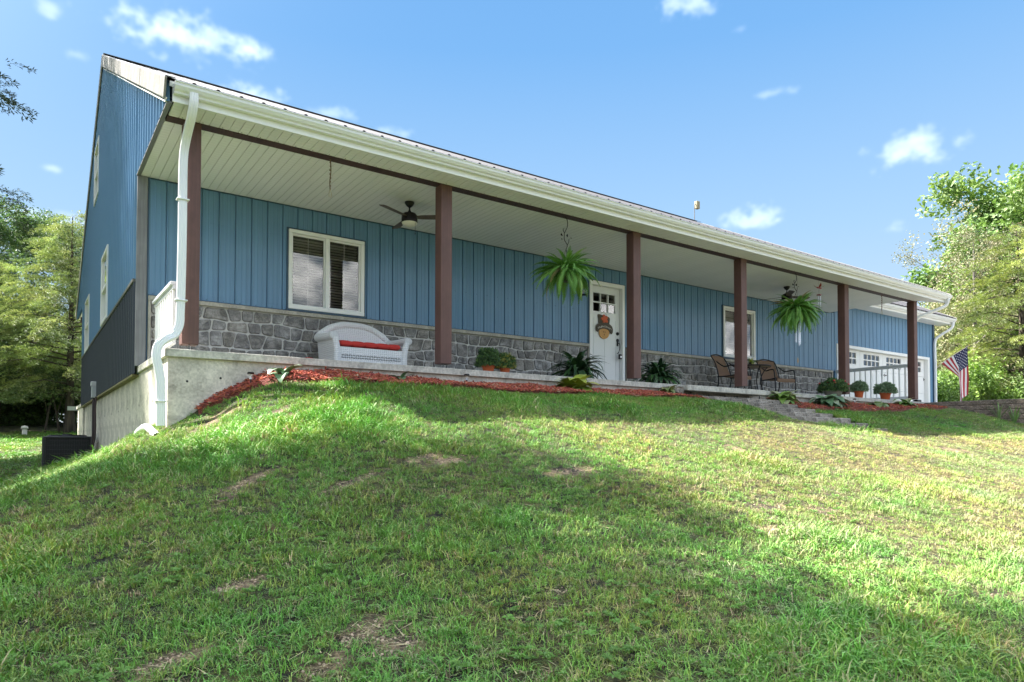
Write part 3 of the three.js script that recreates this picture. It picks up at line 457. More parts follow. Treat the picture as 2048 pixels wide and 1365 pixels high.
// ------------------------------------------------------------------ stone wainscot
{
  const wz = ZW + .004, ws = part('stone_wainscot', planar(merge([bx(.14, 7.665, 0, .862, ZW - .02, wz), bx(8.665, 16.22, 0, .862, ZW - .02, wz)])), M.mortar, house);
  part('stone_cap', planar(merge([rb(.105, 7.665, .862, .917, ZW - .02, ZW + .062, .006)])), M.cap, house);
  part('stone_cap', planar(merge([rb(8.665, 16.26, .862, .917, ZW - .02, ZW + .062, .006)])), M.cap, house);
  part('stone_edge', rb(.105, .138, 0, .861, ZW - .02, ZW + .055, .004), M.cap, house); part('stone_edge', rb(7.64, 7.664, 0, .861, ZW - .02, ZW + .05, .004), M.cap, house); part('stone_edge', rb(8.667, 8.70, 0, .861, ZW - .02, ZW + .05, .004), M.cap, house); part('stone_edge', rb(16.222, 16.27, 0, .861, ZW - .02, ZW + .05, .004), M.cap, house);
  const r = rngOf(31), stones = [];
  const stone = (poly, mi) => {                                        // poly: ccw list of [x, y]
    const m = .0095; let cx = 0, cy = 0; poly.forEach(([x, y]) => { cx += x; cy += y; }); cx /= poly.length; cy /= poly.length;
    let P = poly.map(([x, y]) => { const dx = x - cx, dy = y - cy, d = Math.hypot(dx, dy); return [cx + dx * (1 - m * 1.35 / d), cy + dy * (1 - m * 1.35 / d)]; });
    const Q = []; P.forEach((p, i) => { const n = P[(i + 1) % P.length], L = Math.hypot(n[0] - p[0], n[1] - p[1]), t = Math.min(.3, .017 / L); Q.push([lerp(p[0], n[0], t), lerp(p[1], n[1], t)], [lerp(p[0], n[0], .5) + (r() - .5) * .01, lerp(p[1], n[1], .5) + (r() - .5) * .008], [lerp(n[0], p[0], t), lerp(n[1], p[1], t)]); });
    const dep = .018 + r() * .016, tl = (r() - .5) * .05, tv = (r() - .5) * .06, pos = [], n = Q.length;
    const zt = (x, y) => wz + dep + (x - cx) * tl + (y - cy) * tv;
    const ring = (k, f) => Q.map(([x, y]) => { const X = lerp(cx, x, k), Y = lerp(cy, y, k); return [X, Y, f < 0 ? wz - .003 : lerp(wz, zt(X, Y), f)]; });
    const R0 = ring(1, -1), R1 = ring(.975, .66), R2 = ring(.9, 1), C = [cx, cy, zt(cx, cy) + .004 + r() * .004];
    for (let i = 0; i < n; i++) { const j = (i + 1) % n; for (const [A, B] of [[R0, R1], [R1, R2]]) pos.push(...A[i], ...A[j], ...B[j], ...A[i], ...B[j], ...B[i]); pos.push(...R2[i], ...R2[j], ...C); }
    let g = planar(fromTris(pos)); const off = r() * 3; const uv = g.attributes.uv; for (let i = 0; i < uv.count; i++) uv.setXY(i, uv.getX(i) + off, uv.getY(i) + off * .7);
    g.computeVertexNormals(); stones.push([cx, g, mi]);
  };
  for (const [xa, xb] of [[.142, 7.636], [8.702, 16.218]]) {
    // rows of uneven height with shared, jittered corners; some stones stand two rows high or are split
    let x = xa;
    const cols = []; const rowsN = 5; const yb = (i, xx) => { const base = [0, .165, .345, .51, .69, .858][i]; return i === 0 || i === rowsN ? base + (i ? 0 : .004) : base + (fbm(xx * 2.3, i * 7.7, 301, 2) - .5) * .13; };
    const rowsX = []; for (let i = 0; i < rowsN; i++) { const L = [xa]; let c = xa + .06 + r() * .2; while (c < xb - .12) { L.push(c); c += .13 + r() * r() * .24 + .03; } L.push(xb); rowsX.push(L); }
    for (let i = 0; i < rowsN; i++) for (let k = 0; k < rowsX[i].length - 1; k++) {
      const a = rowsX[i][k], b = rowsX[i][k + 1], tl = (fbm(a * 5, i * 3 + .5, 303, 2) - .5) * .12 * (k > 0), tr = (fbm(b * 5, i * 3 + .5, 303, 2) - .5) * .12 * (k < rowsX[i].length - 2);
      const y00 = yb(i, a), y10 = yb(i, b), y01 = yb(i + 1, a), y11 = yb(i + 1, b), pts = [[a - tl, y00]];
      if (b - a > .2) pts.push([lerp(a, b, .5), yb(i, (a + b) / 2)]); pts.push([b - tr, y10], [b + tr, y11]); if (b - a > .2) pts.push([lerp(a, b, .5), yb(i + 1, (a + b) / 2)]); pts.push([a + tl, y01]);
      if (b - a > .3 && r() < .5) {                                   // split along a slanting joint
        const t = .4 + r() * .2, e = (r() - .5) * .14, xm0 = lerp(a, b, t) - e, xm1 = lerp(a, b, t) + e; stone([[a - tl, y00], [xm0, yb(i, xm0)], [xm1, yb(i + 1, xm1)], [a + tl, y01]], Math.floor(r() * 4)); stone([[xm0, yb(i, xm0)], [b - tr, y10], [b + tr, y11], [xm1, yb(i + 1, xm1)]], Math.floor(r() * 4));
      } else stone(pts, Math.floor(r() * 4));
    }
  }
  stones.sort((p, q) => p[0] - q[0]);
  stones.slice(0, 300).forEach(([, g, mi]) => part('stone', g, M.stone[mi], ws));
  const rest = stones.slice(300); if (rest.length) part('far_stones', rest.map((s) => s[1]), M.stone[1], ws).userData.kind = 'stuff';
  console.log('stones', stones.length);
}
// ------------------------------------------------------------------ porch slab, foundation, ceiling, beam, posts
part('porch_slab', planar(merge([rb(0, 16.62, -.085, 0, ZW - .16, 0, .008)])), M.slab, house);
{
  const fg = []; fg.push(bx(.035, 16.58, -1.9, -.086, -.32, -.045), bx(.03, .3, -2.4, -.086, -12.6, -.325));
  part('foundation', planar(merge(fg)), M.foundation, house);
  part('foundation', planar(merge([bx(.0, .3, -2.4, -.09, -14.9, -12.605)])), M.foundation, house);
  part('rear_slab', planar(merge([rb(-.03, 10, -.088, -.005, -15.1, -12.75)])), M.slab, house);
  part('sill_drip', planar(merge([rb(-.05, .03, -.125, -.092, -12.9, ZW - .13, .006)])), std(lin(.30, .27, .13), .9, { map: T.mottle }), house);
  const ties = []; for (let z = -1; z > -11; z -= 1.2) for (const y of [-.5, -1.0]) { const c = new THREE.SphereGeometry(.014, 6, 5); c.scale(.4, 1, 1); c.translate(.03, y, z); ties.push(c); }
  for (const [x, y] of [[.55, -.28], [.22, -.33]]) { const c = new THREE.SphereGeometry(.013, 6, 5); c.scale(1, 1, .4); c.translate(x, y, -.045); ties.push(c); }
  part('form_ties', ties, M.dark, house);
}
{
  const pc = part('porch_ceiling', bx(0, XR, YC + .012, YC + .05, ZW, -.262), M.ceiling, house);
  for (let x = 0.004; x < XR - .05; x += .1) { const b = Math.min(x + .0955, XR); part('ceiling_plank', planar(merge([rb(x, b, YC - .001, YC + .0115, ZW + .005, -.263, .0035)])), M.ceiling, pc); }
  const ev = part('eave_soffit', bx(0.02, 16.4, YC + .014, YC + .03, -.12, .235), M.soffit, house);
  for (let x = 0.02; x < 16.35; x += .4) { const l = []; for (let k = 0; k < 4; k++) l.push(rb(x + k * .1, x + k * .1 + .0955, YC + .002, YC + .0135, -.119, .236, .0035)); part('soffit_panel', planar(merge(l)), M.soffit, ev); }
  part('soffit_end', planar(fromTris([16.42, YC + .003, -.119, XE, YC + .003, .236, 16.42, YC + .003, .236])), M.soffit, house);
  const holesS = []; for (let x = .15; x < 16.4; x += .2) { const c = new THREE.CylinderGeometry(.006, .006, .004, 6); c.translate(x, YC + .001, -.09); holesS.push(c); } part('soffit_nails', holesS, M.dark, house).userData.kind = 'stuff';
}
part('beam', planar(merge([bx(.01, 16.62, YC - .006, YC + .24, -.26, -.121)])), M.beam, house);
part('beam_end', planar(fromTris([0.004, YC + .24, .236, 0.004, YC, .236, 0.004, YC, -.12, 0.004, YC + .24, .236, 0.004, YC, -.12, 0.004, YC + .24, -.12])), M.soffit, house);
const postX = [.343, 3.46, 7.03, 9.845, 13.45, 16.595];
for (const x of postX) {
  const p = part('post', planar(merge([rb(x - .168, x, .07, YC - .004, -.286, -.118, .008)])), M.post, house);
  part('standoff', [cyl(x - .084, 0, .075, -.2, .009), bx(x - .13, x - .04, 0.0005, .008, -.25, -.15)], M.trimGrey, p);
}
// ------------------------------------------------------------------ roof
{
  const rf = group('roof', house);
  const panel = (a, b, z0, z1, y0) => {                               // ribbed metal sheet from the eave (z0) to the ridge (z1)
    const xs = []; for (let x = a; x < b - .01; x += .229) xs.push([x, 0], [x + .012, .015], [x + .034, .015], [x + .046, 0], [x + .115, 0], [x + .125, .004], [x + .135, 0]); xs.push([b, 0]);
    const pos = [], P = (x, h, z, up) => [x, y0 + Math.abs(z - z0) * SL + h + up, z];
    for (let i = 0; i < xs.length - 1; i++) { if (xs[i + 1][0] > b + 1e-6) break; const [p, h] = xs[i], [q, k] = xs[i + 1]; const A = P(p, h, z0, 0), B = P(q, k, z0, 0), C = P(q, k, z1, 0), D = P(p, h, z1, 0); if (z0 > z1) pos.push(...A, ...B, ...C, ...A, ...C, ...D); else pos.push(...B, ...A, ...C, ...C, ...A, ...D); }
    return planar(fromTris(pos));
  };
  for (let x = -.06; x < XE - .1; x += .916) { const b = Math.min(x + .916, XE); part('roof_panel', panel(x, b, ZE, ZR, YE), M.roof, rf); part('roof_panel', panel(x, b, -15.2, ZR, YE), M.roof, rf); }
  for (let x = XE; x < 22.55; x += .916) { const b = Math.min(x + .916, 22.62); part('roof_panel', panel(x, b, -1.66, ZR - .4, 2.92), M.roof, rf); part('roof_panel', panel(x, b, -14, ZR - .4, 2.92), M.roof, rf); }
  part('roof_deck', [[ZE - .03, ZR, YE], [-15.17, ZR, YE]].map(([z0, z1, y]) => { const l = Math.hypot(z1 - z0, (z1 - z0) * SL), b = new THREE.BoxGeometry(XE + .03, .05, l); b.rotateX(Math.atan(SL) * (z0 > z1 ? 1 : -1)); b.translate((XE - .03) / 2, y + Math.abs(z1 - z0) / 2 * SL - .042, (z0 + z1) / 2); return b; }), M.soffit, rf);
  part('roof_deck', [[-1.7, ZR - .4], [-13.95, ZR - .4]].map(([z0, z1]) => { const l = Math.hypot(z1 - z0, (z1 - z0) * SL), b = new THREE.BoxGeometry(5.2, .05, l); b.rotateX(Math.atan(SL) * (z0 > z1 ? 1 : -1)); b.translate(XE + 2.62, 2.92 + Math.abs(z1 - z0) / 2 * SL - .042, (z0 + z1) / 2); return b; }), M.soffit, rf);
  const cap = []; for (const s of [1, -1]) { const b = new THREE.BoxGeometry(XE + .06, .012, .16); b.rotateX(Math.atan(SL) * s); b.translate((XE - .06) / 2, YR + .016, ZR + s * .07); cap.push(b); } part('ridge_cap', cap, M.trimGrey, rf);
  // rake trim on the gable, in lengths, with a vented strip under it
  const slope = Math.atan(SL), run = (za, zb, y0, w, t, x) => { const l = Math.hypot(za - zb, (za - zb) * SL), b = new RoundedBoxGeometry(t, w, l, 1, .004), f = (za + zb) / 2 > ZR ? 1 : -1, m = (za + zb) / 2; b.rotateX(slope * f); b.translate(x, roofY(m) + y0, m); return planar(b); };
  const cuts = [ZE, -1.6, -3.4, -5.3, ZR]; for (let i = 0; i < 4; i++) part('rake_trim', run(cuts[i] - .005, cuts[i + 1] + .005, -.105, .20, .022, -.075 - (i % 2) * .003), M.rake, rf);
  part('rake_trim', run(ZR, -15.2, -.105, .2, .022, -.075), M.rake, rf);
  part('rake_strip', [run(ZE - .1, ZR + .02, -.235, .05, .018, -.05)], M.white, rf);
  const dots = []; for (let z = .1; z > ZR; z -= .108) { const s = new THREE.SphereGeometry(.009, 5, 4); s.translate(-.058, roofY(z) - .235, z); dots.push(s); } part('rake_vents', dots, M.dark, rf).userData.kind = 'stuff';
  part('rake_cap', [run(ZE, ZR, .012, .012, .10, -.03), run(ZR, -15.2, .012, .012, .10, -.03)], M.trimGrey, rf);
  // right-hand rake
  part('rake_trim', [run(ZE - .005, ZR, -.09, .2, .022, XE + .012)], M.rake, rf); part('rake_trim', [run(ZR, -15.2, -.09, .2, .022, XE + .012)], M.rake, rf);
  const gl = Math.hypot(6.2, 6.2 * SL), gb = new THREE.BoxGeometry(.03, .16, gl); gb.rotateX(slope); gb.translate(22.63, 2.92 + 3.1 * SL - .07, -1.66 - 3.1); part('rake_trim', gb, M.rake, rf);
}
// closing gable walls
const gable = (a, b, y0, x, out, mat, name, holes = []) => {            // ribbed siding on the end wall from z = a back to b
  const zs = new Set([a, b, ZR]); for (let z = a; z > b; z -= RP) for (const [dz] of [[0], [.02], [.045], [.065], [.12], [.126], [.132]]) if (z - dz > b) zs.add(z - dz); for (const h of holes) { zs.add(h[0]); zs.add(h[1]); }
  const L = [...zs].filter((z) => z <= a && z >= b).sort((p, q) => q - p), off = (z) => { const m = (((a - z) % RP) + RP) % RP; return m < .02 ? lerp(0, .032, m / .02) : m < .045 ? .032 : m < .065 ? lerp(.032, 0, (m - .045) / .02) : m > .119 && m < .133 ? .004 : 0; };
  const pos = []; for (let i = 0; i < L.length - 1; i++) {
    const p = L[i], q = L[i + 1], m = (p + q) / 2, top = (z) => (typeof y0[1] === 'number' ? y0[1] : roofY(z) - .03); let spans = [[y0[0], 1e9]]; for (const h of holes) if (m < h[0] && m > h[1]) spans = spans.flatMap(([s, t]) => [[s, Math.min(t, h[2])], [Math.max(s, h[3]), t]].filter(([u, w]) => w - u > 1e-4));
    for (const [s, t] of spans) { const xp = x - out * off(p - 1e-5), xq = x - out * off(q + 1e-5), tp = Math.min(t, top(p)), tq = Math.min(t, top(q)); if (tp <= s && tq <= s) continue; pos.push(xq, s, q, xp, s, p, xp, Math.max(tp, s), p, xq, s, q, xp, Math.max(tp, s), p, xq, Math.max(tq, s), q); }
  }
  return part(name, planar(fromTris(pos)), mat, house);
};
const GW = [[-5.78, -6.95, 1.15, 2.42], [-10.1, -11.35, 1.1, 2.32], [-8.06, -9.1, 4.0, 5.15]];
gable(.22, ZW, [YC + .005, null], -.02, 1, M.siding, 'gable_siding');
gable(ZW - .02, -12.7, [1.125, null], -.03, 1, M.siding, 'gable_siding', GW);
gable(-12.7, -15.1, [YC, null], -.03, 1, M.siding, 'gable_siding');
gable(ZW - .02, -12.72, [-.09, 1.09], -.028, 1, M.sidingDark, 'lower_siding');
part('belt_trim', planar(merge([rb(-.07, -.005, 1.085, 1.13, -12.72, ZW - .03, .004)])), std(lin(.10, .10, .085), .6), house);
part('gable_cut_trim', rb(-.045, .0, YC - .006, YC + .016, ZW, .2, .003), M.trimGrey, house);
{
  const sh = new THREE.Shape([[-.2, 2.5], [-ZW, 2.5], [-ZW, -.088], [12.7, -.088], [12.7, 2.5], [15, 2.5], [7.45, YR - .1]].map(([z, y]) => new THREE.Vector2(z, y)));
  for (const h of GW) sh.holes.push(new THREE.Path([[-h[0] + .02, h[2] + .02], [-h[0] + .02, h[3] - .02], [-h[1] - .02, h[3] - .02], [-h[1] - .02, h[2] + .02]].map(([z, y]) => new THREE.Vector2(z, y))));
  const g = new THREE.ExtrudeGeometry(sh, { depth: .1, bevelEnabled: false }); g.rotateY(Math.PI / 2); g.translate(.0, 0, 0); part('gable_wall', g, M.trimBlue, house);
  const s2 = new THREE.Shape([[-.2, 2.5], [15, 2.5], [7.45, YR - .1]].map(([z, y]) => new THREE.Vector2(z, y))), g2 = new THREE.ExtrudeGeometry(s2, { depth: .08, bevelEnabled: false }); g2.rotateY(Math.PI / 2); g2.translate(16.2, 0, 0); part('gable_wall', g2, M.siding, house);
  const s3 = new THREE.Shape([[1.8, 2.75], [13.9, 2.75], [7.85, 2.92 + 6.1 * SL - .2]].map(([z, y]) => new THREE.Vector2(z, y))), g3 = new THREE.ExtrudeGeometry(s3, { depth: .06, bevelEnabled: false }); g3.rotateY(Math.PI / 2); g3.translate(22.1, 0, 0); part('gable_wall', g3, M.siding, house);
  for (const [z0, z1, y0, y1] of GW) {
    const w = group('side_window', house), f = .06, x0 = -.075, x1 = .05;
    part('frame', [rb(x0, x1, y1 - f, y1, z1, z0), rb(x0, x1, y0, y0 + f, z1, z0), rb(x0, x1, y0 + f, y1 - f, z1, z1 + f), rb(x0, x1, y0 + f, y1 - f, z0 - f, z0)], M.white, w);
    part('meeting_rail', rb(x0 + .012, x1, (y0 + y1) / 2 - .03, (y0 + y1) / 2 + .03, z1 + f, z0 - f), M.white, w);
    part('pane', bx(-.03, -.026, y0 + f, (y0 + y1) / 2 - .03, z1 + f, z0 - f), M.glass, w); part('pane', bx(-.045, -.041, (y0 + y1) / 2 + .03, y1 - f, z1 + f, z0 - f), M.glass, w);
    const sl = []; for (let y = y0 + .08; y < y1 - .05; y += .045) { const b = new THREE.BoxGeometry(.04, .003, z0 - z1 - .14); b.rotateZ(.5); b.translate(.07, y, (z0 + z1) / 2); sl.push(b); } part('blinds', sl, M.blind, w);
  }
}
// rear porch end: ceiling, beam and fascia stub seen past the corner
part('rear_porch_ceiling', bx(0, 12, YC, YC + .04, -15.05, -12.85), M.ceiling, house);
part('rear_beam', bx(0.01, 12, YC - .14, YC - .002, -14.7, -14.55), M.beam, house);
part('rear_fascia', bx(0, 12, YC, YC + .2, -15.1, -15.06), M.white, house);
// ------------------------------------------------------------------ eave: fascia, gutter, downspouts
part('fascia', [bx(.0, XE, YC - .002, YE - .03, .237, .252)], M.white, house);
part('fascia', [bx(XE - .5, 22.6, 2.72, 2.88, -1.76, -1.745)], M.white, house);
part('garage_soffit', [bx(16.5, 22.6, 2.722, 2.735, ZW, -1.762)], M.soffit, house);
function gutter(x0, x1, y, z) {
  const o = [[0, 0], [.055, 0], [.062, .018], [.085, .032], [.108, .06], [.112, .088], [.124, .092], [.124, .1], [.104, .1], [.1, .064], [.078, .04], [.056, .026], [.05, .006], [.006, .006], [.006, .1], [0, .1]], s = new THREE.Shape(o.map((p) => new THREE.Vector2(...p)));
  const g = new THREE.ExtrudeGeometry(s, { depth: x1 - x0, bevelEnabled: false }); g.rotateY(-Math.PI / 2); g.scale(1, 1, 1);
  // shape x -> -z after the turn, so mirror to face outwards
  const p = g.attributes.position; for (let i = 0; i < p.count; i++) { const zz = p.getZ(i), xx = p.getX(i); p.setXYZ(i, -xx, p.getY(i), zz); } const q = p.array; for (let i = 0; i < q.length; i += 9) for (let k = 0; k < 3; k++) { const t = q[i + 3 + k]; q[i + 3 + k] = q[i + 6 + k]; q[i + 6 + k] = t; } g.computeVertexNormals();
  const cap = (x) => { const c = new THREE.ShapeGeometry(new THREE.Shape([[0, 0], [.055, 0], [.085, .032], [.108, .06], [.112, .088], [.124, .1], [0, .1]].map((p) => new THREE.Vector2(...p)))); c.rotateY(-Math.PI / 2); c.translate(x, 0, 0); return c; };
  const gg = merge([g, cap(.0), cap(x1 - x0)]); gg.translate(x0, y, z); return planar(gg);
}
part('gutter', gutter(.005, XE, 2.525, .2525), M.gutter, house);
part('gutter', gutter(16.9, 22.62, 2.775, -1.744), M.gutter, house);
const flute = []; { const a = .042, b = .032, N = 44; for (let i = 0; i < N; i++) { const t = i / N * 2 * Math.PI, c = Math.cos(t), s = Math.sin(t), k = 1 / Math.pow(Math.abs(c) ** 5 + Math.abs(s) ** 5, .2), w = 1 - (i % 4 === 0 ? .10 : 0); flute.push([a * c * k * w, b * s * k * w]); } }
function spout(pts, side = V(1, 0, 0), tight = 60) { const c = new THREE.CatmullRomCurve3(pts.map((p) => V(...p)), false, 'centripetal', .3); return sweep(c.getSpacedPoints(tight), flute, side); }
const ds = part('downspout', spout([[.185, 2.56, .315], [.185, 2.47, .315], [.18, 2.38, .27], [.165, 2.2, .06], [.155, 2.08, -.005], [.15, 1.95, -.02], [.15, 1.2, -.02], [.14, .4, -.02], [.13, .24, -.015], [.08, .135, .0], [.0, .085, .02], [-.065, .02, .03], [-.085, -.09, .035], [-.065, -.2, .035], [-.045, -.32, .035], [-.04, -.5, .035], [-.035, -.8, .035]], V(1, 0, .02), 130), M.downspout, house);
part('strap', [rb(.09, .21, 1.56, 1.575, -.066, .026), rb(.085, .205, .5, .515, -.066, .026), rb(-.095, .018, -.56, -.545, -.01, .08)], M.downspout, ds);
const ds2 = part('downspout', spout([[17.22, 2.56, .315], [17.22, 2.47, .31], [17.2, 2.38, .27], [16.9, 2.2, 0], [16.72, 2.08, -.16], [16.66, 1.98, -.2], [16.65, 1.7, -.2], [16.65, .2, -.2], [16.66, .08, -.19]], V(1, 0, 0), 90), M.downspout, house);
part('shoe', rb(16.61, 16.82, .0, .07, -.24, -.14, .02), M.metalBlack, ds2);
part('downspout', spout([[22.5, 2.8, -1.69], [22.5, 2.7, -1.69], [22.47, 2.6, -1.72], [22.3, 2.4, -1.95], [22.2, 2.28, -2.06], [22.17, 2.16, -2.08], [22.17, 1.5, -2.08], [22.17, -.5, -2.08]], V(1, 0, 0), 80), M.downspout, house);
// porch railings at both ends
function railing(x, z0, z1, top, n) {
  const g = group('railing', house), mat = M.white;
  part('top_rail', [rb(x - .045, x + .045, top - .04, top, z0, z1, .008), rb(x - .02, x + .02, top - .085, top - .041, z0, z1, .005)], M.rail ??= std(lin(.60, .62, .64), .5), g);
  part('bottom_rail', rb(x - .022, x + .022, .085, .15, z0, z1, .006), M.rail, g);
  for (let i = 0; i < n; i++) { const z = lerp(z0, z1, (i + .6) / n); part('baluster', rb(x - .016, x + .016, .15, top - .085, z - .016, z + .016, .004), mat, g); }
  return g;
}
railing(.13, ZW + .52, -.30, .76, 10); railing(16.46, ZW + .03, -.30, .945, 13);
// ------------------------------------------------------------------ wall lanterns, fans, things that hang on the porch
function lantern(x, label) {
  const t = thing('wall_lantern', label, 'lantern', [x, 1.82, ZW + .03]);
  part('back_plate', rb(-.045, .045, .0, .2, -.005, .012), M.metalBlack, t);
  part('arm', tube([[0, .17, .01], [0, .24, .05], [0, .23, .1]], .009, 16, 6), M.metalBlack, t);
  part('cage', [lathe([[.0, .2], [.03, .19], [.085, .15], [.085, .142], [.0, .145]], 6).translate(0, 0, .1), lathe([[0, .0], [.07, .0], [.07, .012], [0, .014]], 6).translate(0, 0, .1), ...[0, 1, 2, 3, 4, 5].map((k) => cyl(Math.cos(k * 1.047) * .066, .01, .145, .1 + Math.sin(k * 1.047) * .066, .004, .004, 5))], M.metalBlack, t);
  part('glass', new THREE.CylinderGeometry(.058, .058, .13, 6, 1, true).translate(0, .078, .1), M.glass, t);
  part('bulb', new THREE.SphereGeometry(.022, 10, 8).translate(0, .07, .1), std(lin(.8, .78, .7), .4), t);
  return t;
}
lantern(7.46, 'black wall lantern beside the front door, next to the large hanging fern'); lantern(8.83, 'black wall lantern on the hinge side of the white front door, behind a porch post');

function fan(x, z, turn, label) {
  const t = thing('ceiling_fan', label, 'ceiling fan', [x, YC - .002, z], turn); t.scale.setScalar(.9);
  part('canopy', lathe([[.0, 0], [.075, 0], [.075, -.02], [.05, -.06], [.02, -.085], [0, -.085]]), M.metalBlack, t);
  part('downrod', cyl(0, -.16, -.08, 0, .011), M.metalBlack, t);
  part('motor', lathe([[0, -.13], [.02, -.135], [.03, -.16], [.1, -.185], [.125, -.22], [.128, -.29], [.128, -.325], [.115, -.33], [0, -.33]], 32), std(lin(.014, .011, .012), .3, { metalness: .4 }), t);
  part('light_bowl', lathe([[.122, -.331], [.115, -.352], [.08, -.378], [.03, -.39], [0, -.391]], 28), std(lin(.72, .70, .58), .35), t);
  for (let k = 0; k < 3; k++) {
    const sh = new THREE.Shape([[.10, -.035], [.2, -.055], [.62, -.068], [.66, -.05], [.66, .05], [.62, .068], [.2, .055], [.10, .035]].map((p) => new THREE.Vector2(...p)));
    const b = new THREE.ExtrudeGeometry(sh, { depth: .006, bevelEnabled: true, bevelSize: .002, bevelThickness: .002, bevelSegments: 1 }); b.rotateX(-Math.PI / 2); b.rotateX(-.22); b.translate(0, -.245, 0); b.rotateY(k * 2.0944);
    part('blade', b, std(lin(.22, .165, .135), .55, { map: T.wood }), t);
  }
  part('pull_chain', [cyl(.1, -.52, -.33, .06, .0025, .0025, 5), new THREE.SphereGeometry(.009, 8, 6).translate(.1, -.525, .06)], M.metalBlack, t);
  return t;
}
fan(3.27, -1.0, -.62, 'black ceiling fan with three brown blades above the white wicker loveseat');
fan(12.5, -1.0, -.3, 'black ceiling fan over the patio table, behind the hanging fern near the wind chimes');

// leaf and frond shapes
function leafGeo(L, W, droop, cup = .25, nl = 6, tipPow = 1) {           // grows along +x from the origin, droops in -y
  return surf((u, v) => { const t = u, w = W * Math.pow(Math.sin(Math.PI * Math.pow(clamp(t * .96 + .04), tipPow)), .8) * .5, s = (v - .5) * 2, a = droop * t * t, x = L * t * Math.cos(a * .7), y = L * t * Math.sin(.0) - L * t * Math.sin(a) * .8; return V(x, y + cup * w * Math.abs(s), s * w); }, nl, 2);
}
const rF = rngOf(404);
function frondGeo(L, seedv) {
  const r = rngOf(seedv), pos = [], n = 34, P = (t) => { const a = .55 - 1.9 * t; return [L * (t * .86 - .16 * t * t), L * (.45 * t - .8 * t * t + .02 * Math.sin(t * 9)), 0]; };
  for (let i = 1; i <= n; i++) {
    const t = .1 + .9 * i / n, [x, y] = P(t), [x2, y2] = P(Math.min(1, t + .02)), dx = x2 - x, dy = y2 - y, dl = Math.hypot(dx, dy) + 1e-6, l = L * .085 * Math.pow(Math.sin(Math.PI * Math.min(.97, t * .9 + .08)), .7) * (.85 + r() * .3);
    for (const s of [-1, 1]) { const lx = x + dx / dl * l * .35, ly = y + dy / dl * l * .35 - l * (.18 + r() * .25), wz = s * l, h = L * .0105; pos.push(x - dx / dl * h, y - dy / dl * h, 0, x + dx / dl * h, y + dy / dl * h, 0, lx, ly, wz, x + dx / dl * h, y + dy / dl * h, 0, lerp(x, lx, .6) + dx / dl * h * 1.5, lerp(y, ly, .5) + dy / dl * h, wz * .65, lx, ly, wz); }
  }
  for (let i = 0; i < 10; i++) { const [a, b] = P(i / 10), [c, d] = P((i + 1) / 10), w = .0025; pos.push(a, b, -w, a, b, w, c, d, w, a, b, -w, c, d, w, c, d, -w); }
  return fromTris(pos);
}
const fronds = [1, 2, 3, 4, 5].map((k) => frondGeo(1, 900 + k));
const fernMats = [lin(.15, .36, .045), lin(.21, .43, .06), lin(.11, .28, .04), lin(.28, .46, .08)].map((c) => leafy(c, { transmission: .35, roughness: .6 }));
function hangingFern(x, z, size, seedv, label, yb) {
  const r = rngOf(seedv), t = thing('hanging_fern', label, 'hanging plant', [x, yb, z]);
  part('basket', lathe([[0, -.17], [.09, -.17], [.135, -.02], [.145, 0], [.135, 0], [.12, -.03], [0, -.03]], 20), std(lin(.03, .035, .025), .8), t);
  part('hanger', [0, 1, 2].map((k) => tube([[Math.cos(k * 2.094) * .138, 0, Math.sin(k * 2.094) * .138], [Math.cos(k * 2.094) * .05, .2, Math.sin(k * 2.094) * .05], [0, .32, 0]], .003, 10, 5)), M.metalBlack, t);
  const N = 210;
  for (let i = 0; i < N; i++) {
    const a = i * 2.399 + r() * .5, f = i / N, m = part('frond', fronds[i % 5], r() < .02 ? (M.fernBrown ??= leafy(lin(.34, .26, .1))) : fernMats[Math.floor(r() * r() * 4)], t), s = size * (.5 + r() * .55) * (f < .3 ? .85 : 1);
    m.rotation.order = 'YZX'; m.rotation.y = a; m.rotation.z = lerp(1.25, -.62, Math.pow(f, .8)) + (r() - .5) * .7; m.rotation.x = (r() - .5) * .9; m.scale.setScalar(s); m.position.set(Math.cos(a) * .06, -.02, -Math.sin(a) * .06);
  }
  return t;
}
hangingFern(5.5, -.19, .66, 71, 'lush green fern in a hanging basket between the loveseat and the front door', 1.64);
hangingFern(11.55, -.19, .72, 72, 'bigger lush fern in a hanging basket near the wind chimes', 1.72);
function ironHook(x, z, y0, label) {
  const t = thing('iron_hook', label, 'plant hook', [x, 0, z]), H = YC - y0;
  part('stem', [tube([[-.01, YC - .005, 0], [.02, YC - .1 * H, 0], [.015, YC - .3 * H, .01], [-.03, YC - .5 * H, 0], [-.035, YC - .7 * H, 0], [.02, YC - .85 * H, 0], [-.01, y0 - .01, 0]], .006, 40, 6), tube([[.02, YC - .85 * H, 0], [.05, YC - .75 * H, 0], [.055, YC - .66 * H, 0]], .005, 12, 6), tube([[-.03, YC - .5 * H, 0], [-.055, YC - .45 * H, 0], [-.06, YC - .4 * H, .0]], .005, 12, 6)], M.metalBlack, t);
  for (const [a, b, rot] of [[-.06, .41, 1], [-.07, .6, 2.6], [.06, .64, .6], [.03, .6, 2], [-.05, .68, 3.6]]) { const m = part('iron_leaf', leafGeo(.05, .035, .6, .3, 4), M.metalBlack, t); m.position.set(a, YC - b * H, 0); m.rotation.z = rot; }
}
ironHook(5.5, -.19, 1.95, 'black iron vine hook above the fern near the loveseat'); ironHook(11.55, -.19, 2.03, 'black iron vine hook above the fern near the wind chimes');
